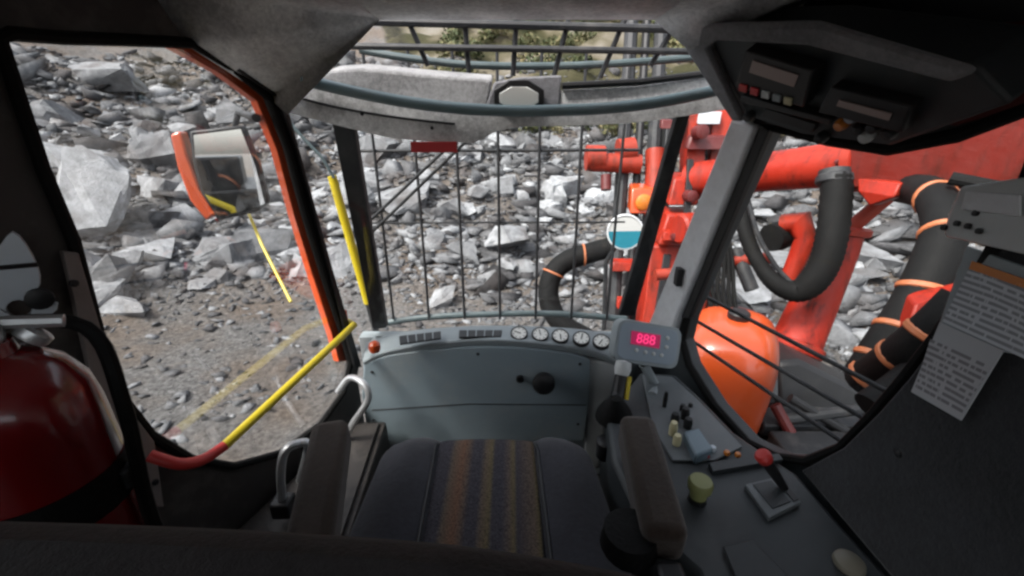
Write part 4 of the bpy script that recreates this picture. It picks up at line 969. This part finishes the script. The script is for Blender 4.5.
vbox((668, 655), (676, 664), 100, 300, 4.1, .2, 'rail_web', 'steel_black', ms, .01)
vbox((688, 683), (694, 690), 160, 235, 3.75, .05, 'slot', 'black', ms, .004)
vbox((664, 652), (671, 660), 255, 330, 3.88, .04, 'slot', 'black', ms, .004)
vbox((694, 688), (702, 694), 250, 335, 3.98, .2, 'gap_plate', 'black', ms, .004)
for k in range(6): MB().tube(spline([PT(700 + k * 5, 205 + k * 3, 3.7), PT(712 + k * 4, 240 + k * 4, 3.65), PT(706 + k * 6, 285 + k * 5, 3.6), PT(722 + k * 6, 335, 3.55)], 5), .018, 8).build('hydraulic_hose', 'rubber', ms)
for k, (u, v) in enumerate(((662, 120), (664, 232), (700, 176), (640, 255), (652, 300), (618, 300), (626, 225))): vbox((u, u - 1), (u + 11, u + 10), v, v + 9, 3.72 if u > 655 else 4.0, .08, 'bracket_plate', 'red' if k % 3 else 'red_dark', ms, .008)
tb = [PT(672, 200, 3.6), PT(700, 190, 3.55)]
MB().lathe([(.11, -.12), (.13, -.1), (.13, .1), (.11, .12)], PT(690, 228, 3.65), V((1, .3, 0)), 24).build('cylinder_eye', 'red', ms)
MB().tube([PT(655, 275, 3.7), PT(712, 270, 3.7)], .05, 12).build('cross_tube', 'red', ms)
for a, b, r, m in (((590, 162), (640, 164), .09, 'red'), ((586, 158), (604, 158), .12, 'red'), ((618, 152), (634, 150), .12, 'red'), ((655, 150), (654, 215), .09, 'red'), ((606, 175), (606, 190), .05, 'red_dark')):
    MB().tube([PT(*a, 4.1), PT(*b, 4.1)], r, 14).build('clamp', m, ms)
vbox((632, 630), (656, 654), 188, 214, 4.0, .2, 'lamp_housing', 'orange', ms, .015)
MB().lathe([(.07, 0), (.075, .03), (.05, .045)], PT(643, 202, 3.98), V((0, -1, .1)), 18).build('lamp_lens', 'lamp_warm', ms)
vbox((612, 610), (636, 634), 262, 272, 4.05, .1, 'foot_plate', 'red', ms)
for k, (p, q, r) in enumerate((((728, 200), (690, 345), .05), ((735, 250), (752, 290), .06), ((720, 262), (770, 258), .05), ((700, 305), (752, 318), .07), ((690, 322), (730, 330), .06))):
    MB().tube([PT(*p, 3.8), PT(*q, 3.7)], r, 12).build('hydraulic_line', ['red', 'steel_black', 'red', 'red_dark', 'red'][k], ms)

# round dial
rd = thing('round_dial', 'round disc with white upper half and teal lower half before the mast', 'dial', PT(625, 250, 2.1))
RC = PT(625, 232, 2.05); axd = (CAM - RC).normalized(); axd = (axd + V((0, -.4, 0))).normalized(); dx = V((0, 0, 1)).cross(axd).normalized(); dz = axd.cross(dx)
rr_ = 16.5 * 2.05 / FPX
MB().lathe([(rr_ * 1.0, -.03), (rr_ * 1.08, -.02), (rr_ * 1.08, .012), (rr_ * 1.0, .014), (rr_, .004)], RC, axd, 32).build('rim', 'pillar_grey', rd)
for nm_, a0, a1, m in (('upper_face', .12, math.pi - .0, 'white'), ('lower_face', math.pi + .0, 2 * math.pi + .12, 'teal_paint')):
    MB().plate([RC + axd * .005 + (dx * math.cos(a) + dz * math.sin(a)) * rr_ * .985 for a in np.linspace(a0, a1, 20)], axd * .004).build(nm_, m, rd)
MB().tube([RC - axd * .02, PT(606, 262, 2.2), PT(604, 330, 2.25)], .012, 8).build('stem', 'steel_black', rd)

# black hose at the mast foot with orange wraps
def rings(pts, r, idx, parent, tr=.1):
    p = spline(pts, 8)
    for i in idx:
        c = p[i]; d_ = (p[min(i + 1, len(p) - 1)] - p[i - 1]).normalized()
        MB().lathe([(r * 1.02, -r * tr), (r * 1.09, -r * tr * .6), (r * 1.09, r * tr * .6), (r * 1.02, r * tr)], c, (d_ + V((.25, .1, .2))).normalized(), 20).build('orange_wrap', 'orange_band', parent)
h3 = thing('mast_hose', 'black hose with two orange wraps curving left of the mast foot', 'hose', PT(548, 330, 4.3))
hp = [PT(u, v, 4.3) for u, v in [(612, 247), (590, 253), (565, 262), (551, 278), (549, 300), (560, 322), (590, 340)]]
hose('tube', hp, .105, 'rubber', h3); rings(hp, .105, (10, 22), h3)

# hanging hose loop
h1 = thing('hose_loop', 'ribbed black hose loop hanging below the red boom', 'hose', PT(790, 300, 3.0))
lp = spline([PT(u, v, t) for u, v, t in [(742, 178, 3.1), (742, 215, 3.05), (752, 250, 3.0), (772, 280, 2.95), (798, 291, 2.9), (820, 272, 2.8), (832, 235, 2.75), (838, 175, 2.75)]], 14)
MB().tube(lp, [(.05 + .04 * min(1, max(0, (k / len(lp) - .35) / .3))) * (1 + (.035 if k % 2 else -.035)) for k in range(len(lp))], 14).build('tube', 'rubber', h1, angle=80)
MB().lathe([(.1, 0), (.112, .01), (.112, .05), (.1, .06), (.1, .09), (.07, .1)], lp[-1] - V((0, 0, .06)), lp[-1] - lp[-3], 18).build('end_fitting', 'steel_black', h1)
hose('side_line', [PT(u, v, 2.9) for u, v in [(748, 200), (758, 235), (775, 265), (790, 282)]], .016, 'steel_black', h1)
# big wrapped hose
h2 = thing('wrapped_hose', 'thick black hose with orange rings dropping beside the right felt panel', 'hose', PT(860, 390, 1.75))
hp = [PT(u, v, t) for u, v, t in [(902, 188, 2.6), (930, 194, 2.2), (945, 222, 1.95), (936, 258, 1.88), (912, 308, 1.86), (884, 350, 1.85), (866, 378, 1.85)]]
hose('tube', hp, .085, 'rubber', h2); rings(hp, .085, (10, 19, 29, 36, 42), h2, .16)
hp2 = [PT(u, v, t) for u, v, t in [(862, 380, 1.85), (880, 368, 1.75), (905, 352, 1.6), (935, 328, 1.5), (965, 300, 1.45)]]
hose('lower_tube', hp2, .07, 'rubber', h2); rings(hp2, .07, (3, 14, 22), h2, .2)
hp4 = [PT(u, v, 1.55) for u, v in [(870, 408), (900, 388), (930, 362), (960, 330)]]
h4 = thing('lower_hose', 'second black hose with orange ring below the wrapped hose', 'hose', PT(880, 410, 1.55))
hose('tube', hp4, .06, 'rubber', h4); rings(hp4, .06, (14,), h4, .25)
rc = thing('red_cover', 'red cover plate with yellow edge between the wrapped hose and window edge', 'cover', PT(930, 340, 1.6))
MB().plate([PT(u, v, 1.72) for u, v in [(915, 305), (945, 292), (972, 290), (950, 335), (912, 352), (905, 335)]], (0.05, .1, 0)).build('plate', 'red', rc, bevel=.01)
MB().tube([PT(907, 340, 1.68), PT(916, 318, 1.68)], .014, 8).build('yellow_edge', 'yellow', rc)

# boom support cylinder
cyl = thing('support_cylinder', 'tapered red lift cylinder standing below the boom', 'cylinder', PT(790, 355, 3.2))
MB().tube([PT(905, 182, 2.85), PT(846, 232, 3.05)], .05, 14).build('rod', 'red', cyl)
MB().tube([PT(846, 228, 3.05), PT(838, 250, 3.1), PT(800, 335, 3.2), PT(794, 350, 3.2)], [.12, .13, .165, .17], 26).build('barrel', 'red', cyl)
MB().lathe([(.13, 0), (.15, .01), (.15, .05), (.13, .06)], PT(848, 226, 3.05), PT(838, 250, 3.1) - PT(846, 228, 3.05), 24).build('collar', 'red', cyl)
MB().lathe([(.18, 0), (.19, .02), (.19, .07), (.17, .08)], PT(793, 352, 3.2), PT(800, 335, 3.2) - PT(794, 350, 3.2), 26).build('foot_ring', 'red', cyl)
MB().tube([PT(784, 224, 3.4), PT(800, 222, 3.3), PT(806, 240, 3.3), PT(786, 285, 3.4)], [.08, .1, .08, .06], 14).build('link', 'red', cyl)
MB().lathe([(.11, -.08), (.12, 0), (.11, .08)], PT(778, 236, 3.45), V((1, .4, .1)), 20).build('link_bush', 'rubber', cyl)

# orange tank
tk = thing('orange_tank', 'rounded glossy orange tank outside the right window sill', 'tank', PT(722, 450, 2.2))
def superq(c, ax3, e1, e2, nu=40, nv=22):
    f_ = lambda w_, e: math.copysign(abs(w_) ** e, w_); vs = []; fs = []
    for j_ in range(nv + 1):
        ph = -math.pi / 2 + math.pi * j_ / nv
        for i_ in range(nu):
            th = 2 * math.pi * i_ / nu; cph = f_(math.cos(ph), e1)
            vs.append(c + ax3[0] * cph * f_(math.cos(th), e2) + ax3[1] * cph * f_(math.sin(th), e2) + ax3[2] * f_(math.sin(ph), e1))
    for j_ in range(nv):
        for i_ in range(nu): k_ = (i_ + 1) % nu; fs.append((j_ * nu + i_, j_ * nu + k_, (j_ + 1) * nu + k_, (j_ + 1) * nu + i_))
    return MB().add(vs, fs)
tc_ = PT(719, 380, 2.42)
superq(tc_, (V((.225, -.1, 0)), V((.16, .3, 0)), V((.0, -.04, .4))), .55, .6).build('shell', 'orange', tk, angle=80)
MB().lathe([(.05, 0), (.055, .01), (.055, .035), (.045, .045), (0, .046)], tc_ + V((.02, -.02, .395)), (0, 0, 1), 18).build('filler_lid', 'black', tk)
MB().tube([tc_ + V((-.12, -.28, -.2)), tc_ + V((-.1, -.3, .1))], .012, 8).build('grab_handle', 'steel_black', tk)
MB().plate([PT(u, v, 2.2) for u, v in [(767, 352), (778, 356), (778, 398), (768, 396)]], (.05, .2, 0)).build('side_plate', 'plate_grey', tk, bevel=.005)

# dark deck and track under it
dk = thing('track_frame', 'dark track frame and deck below the hoses outside', 'track', (1.7, 2.2, -1.3))
MB().box((1.75, 2.3, -.55), (.8, 4.2, .5)).build('frame', 'steel_black', dk, bevel=.04)
MB().plate([PT(u, v, 2.5) for u, v in [(778, 362), (800, 360), (905, 412), (900, 470), (780, 470)]], (.1, .5, -.1)).build('guard_box', 'black', dk, bevel=.03)
for i in range(20):
    y = .3 + i * .21
    MB().box((1.75, y, -.22), (.72, .17, .08)).build('track_shoe', 'steel_black', dk, bevel=.012)
for i in range(6): MB().lathe([(.3, -.1), (.34, -.08), (.34, .08), (.3, .1)], (1.35, .6 + i * .72, -.9), (1, 0, 0), 20).build('track_wheel', 'rubber', dk)
for p, q, r, m in (((782, 420), (870, 408), .03, 'steel_black'), ((800, 440), (880, 436), .02, 'steel_black'), ((775, 405), (800, 450), .03, 'red_dark'), ((790, 398), (860, 440), .025, 'black')):
    MB().tube([PT(*p, 2.35), PT(*q, 2.3)], r, 10).build('pipe', m, dk)
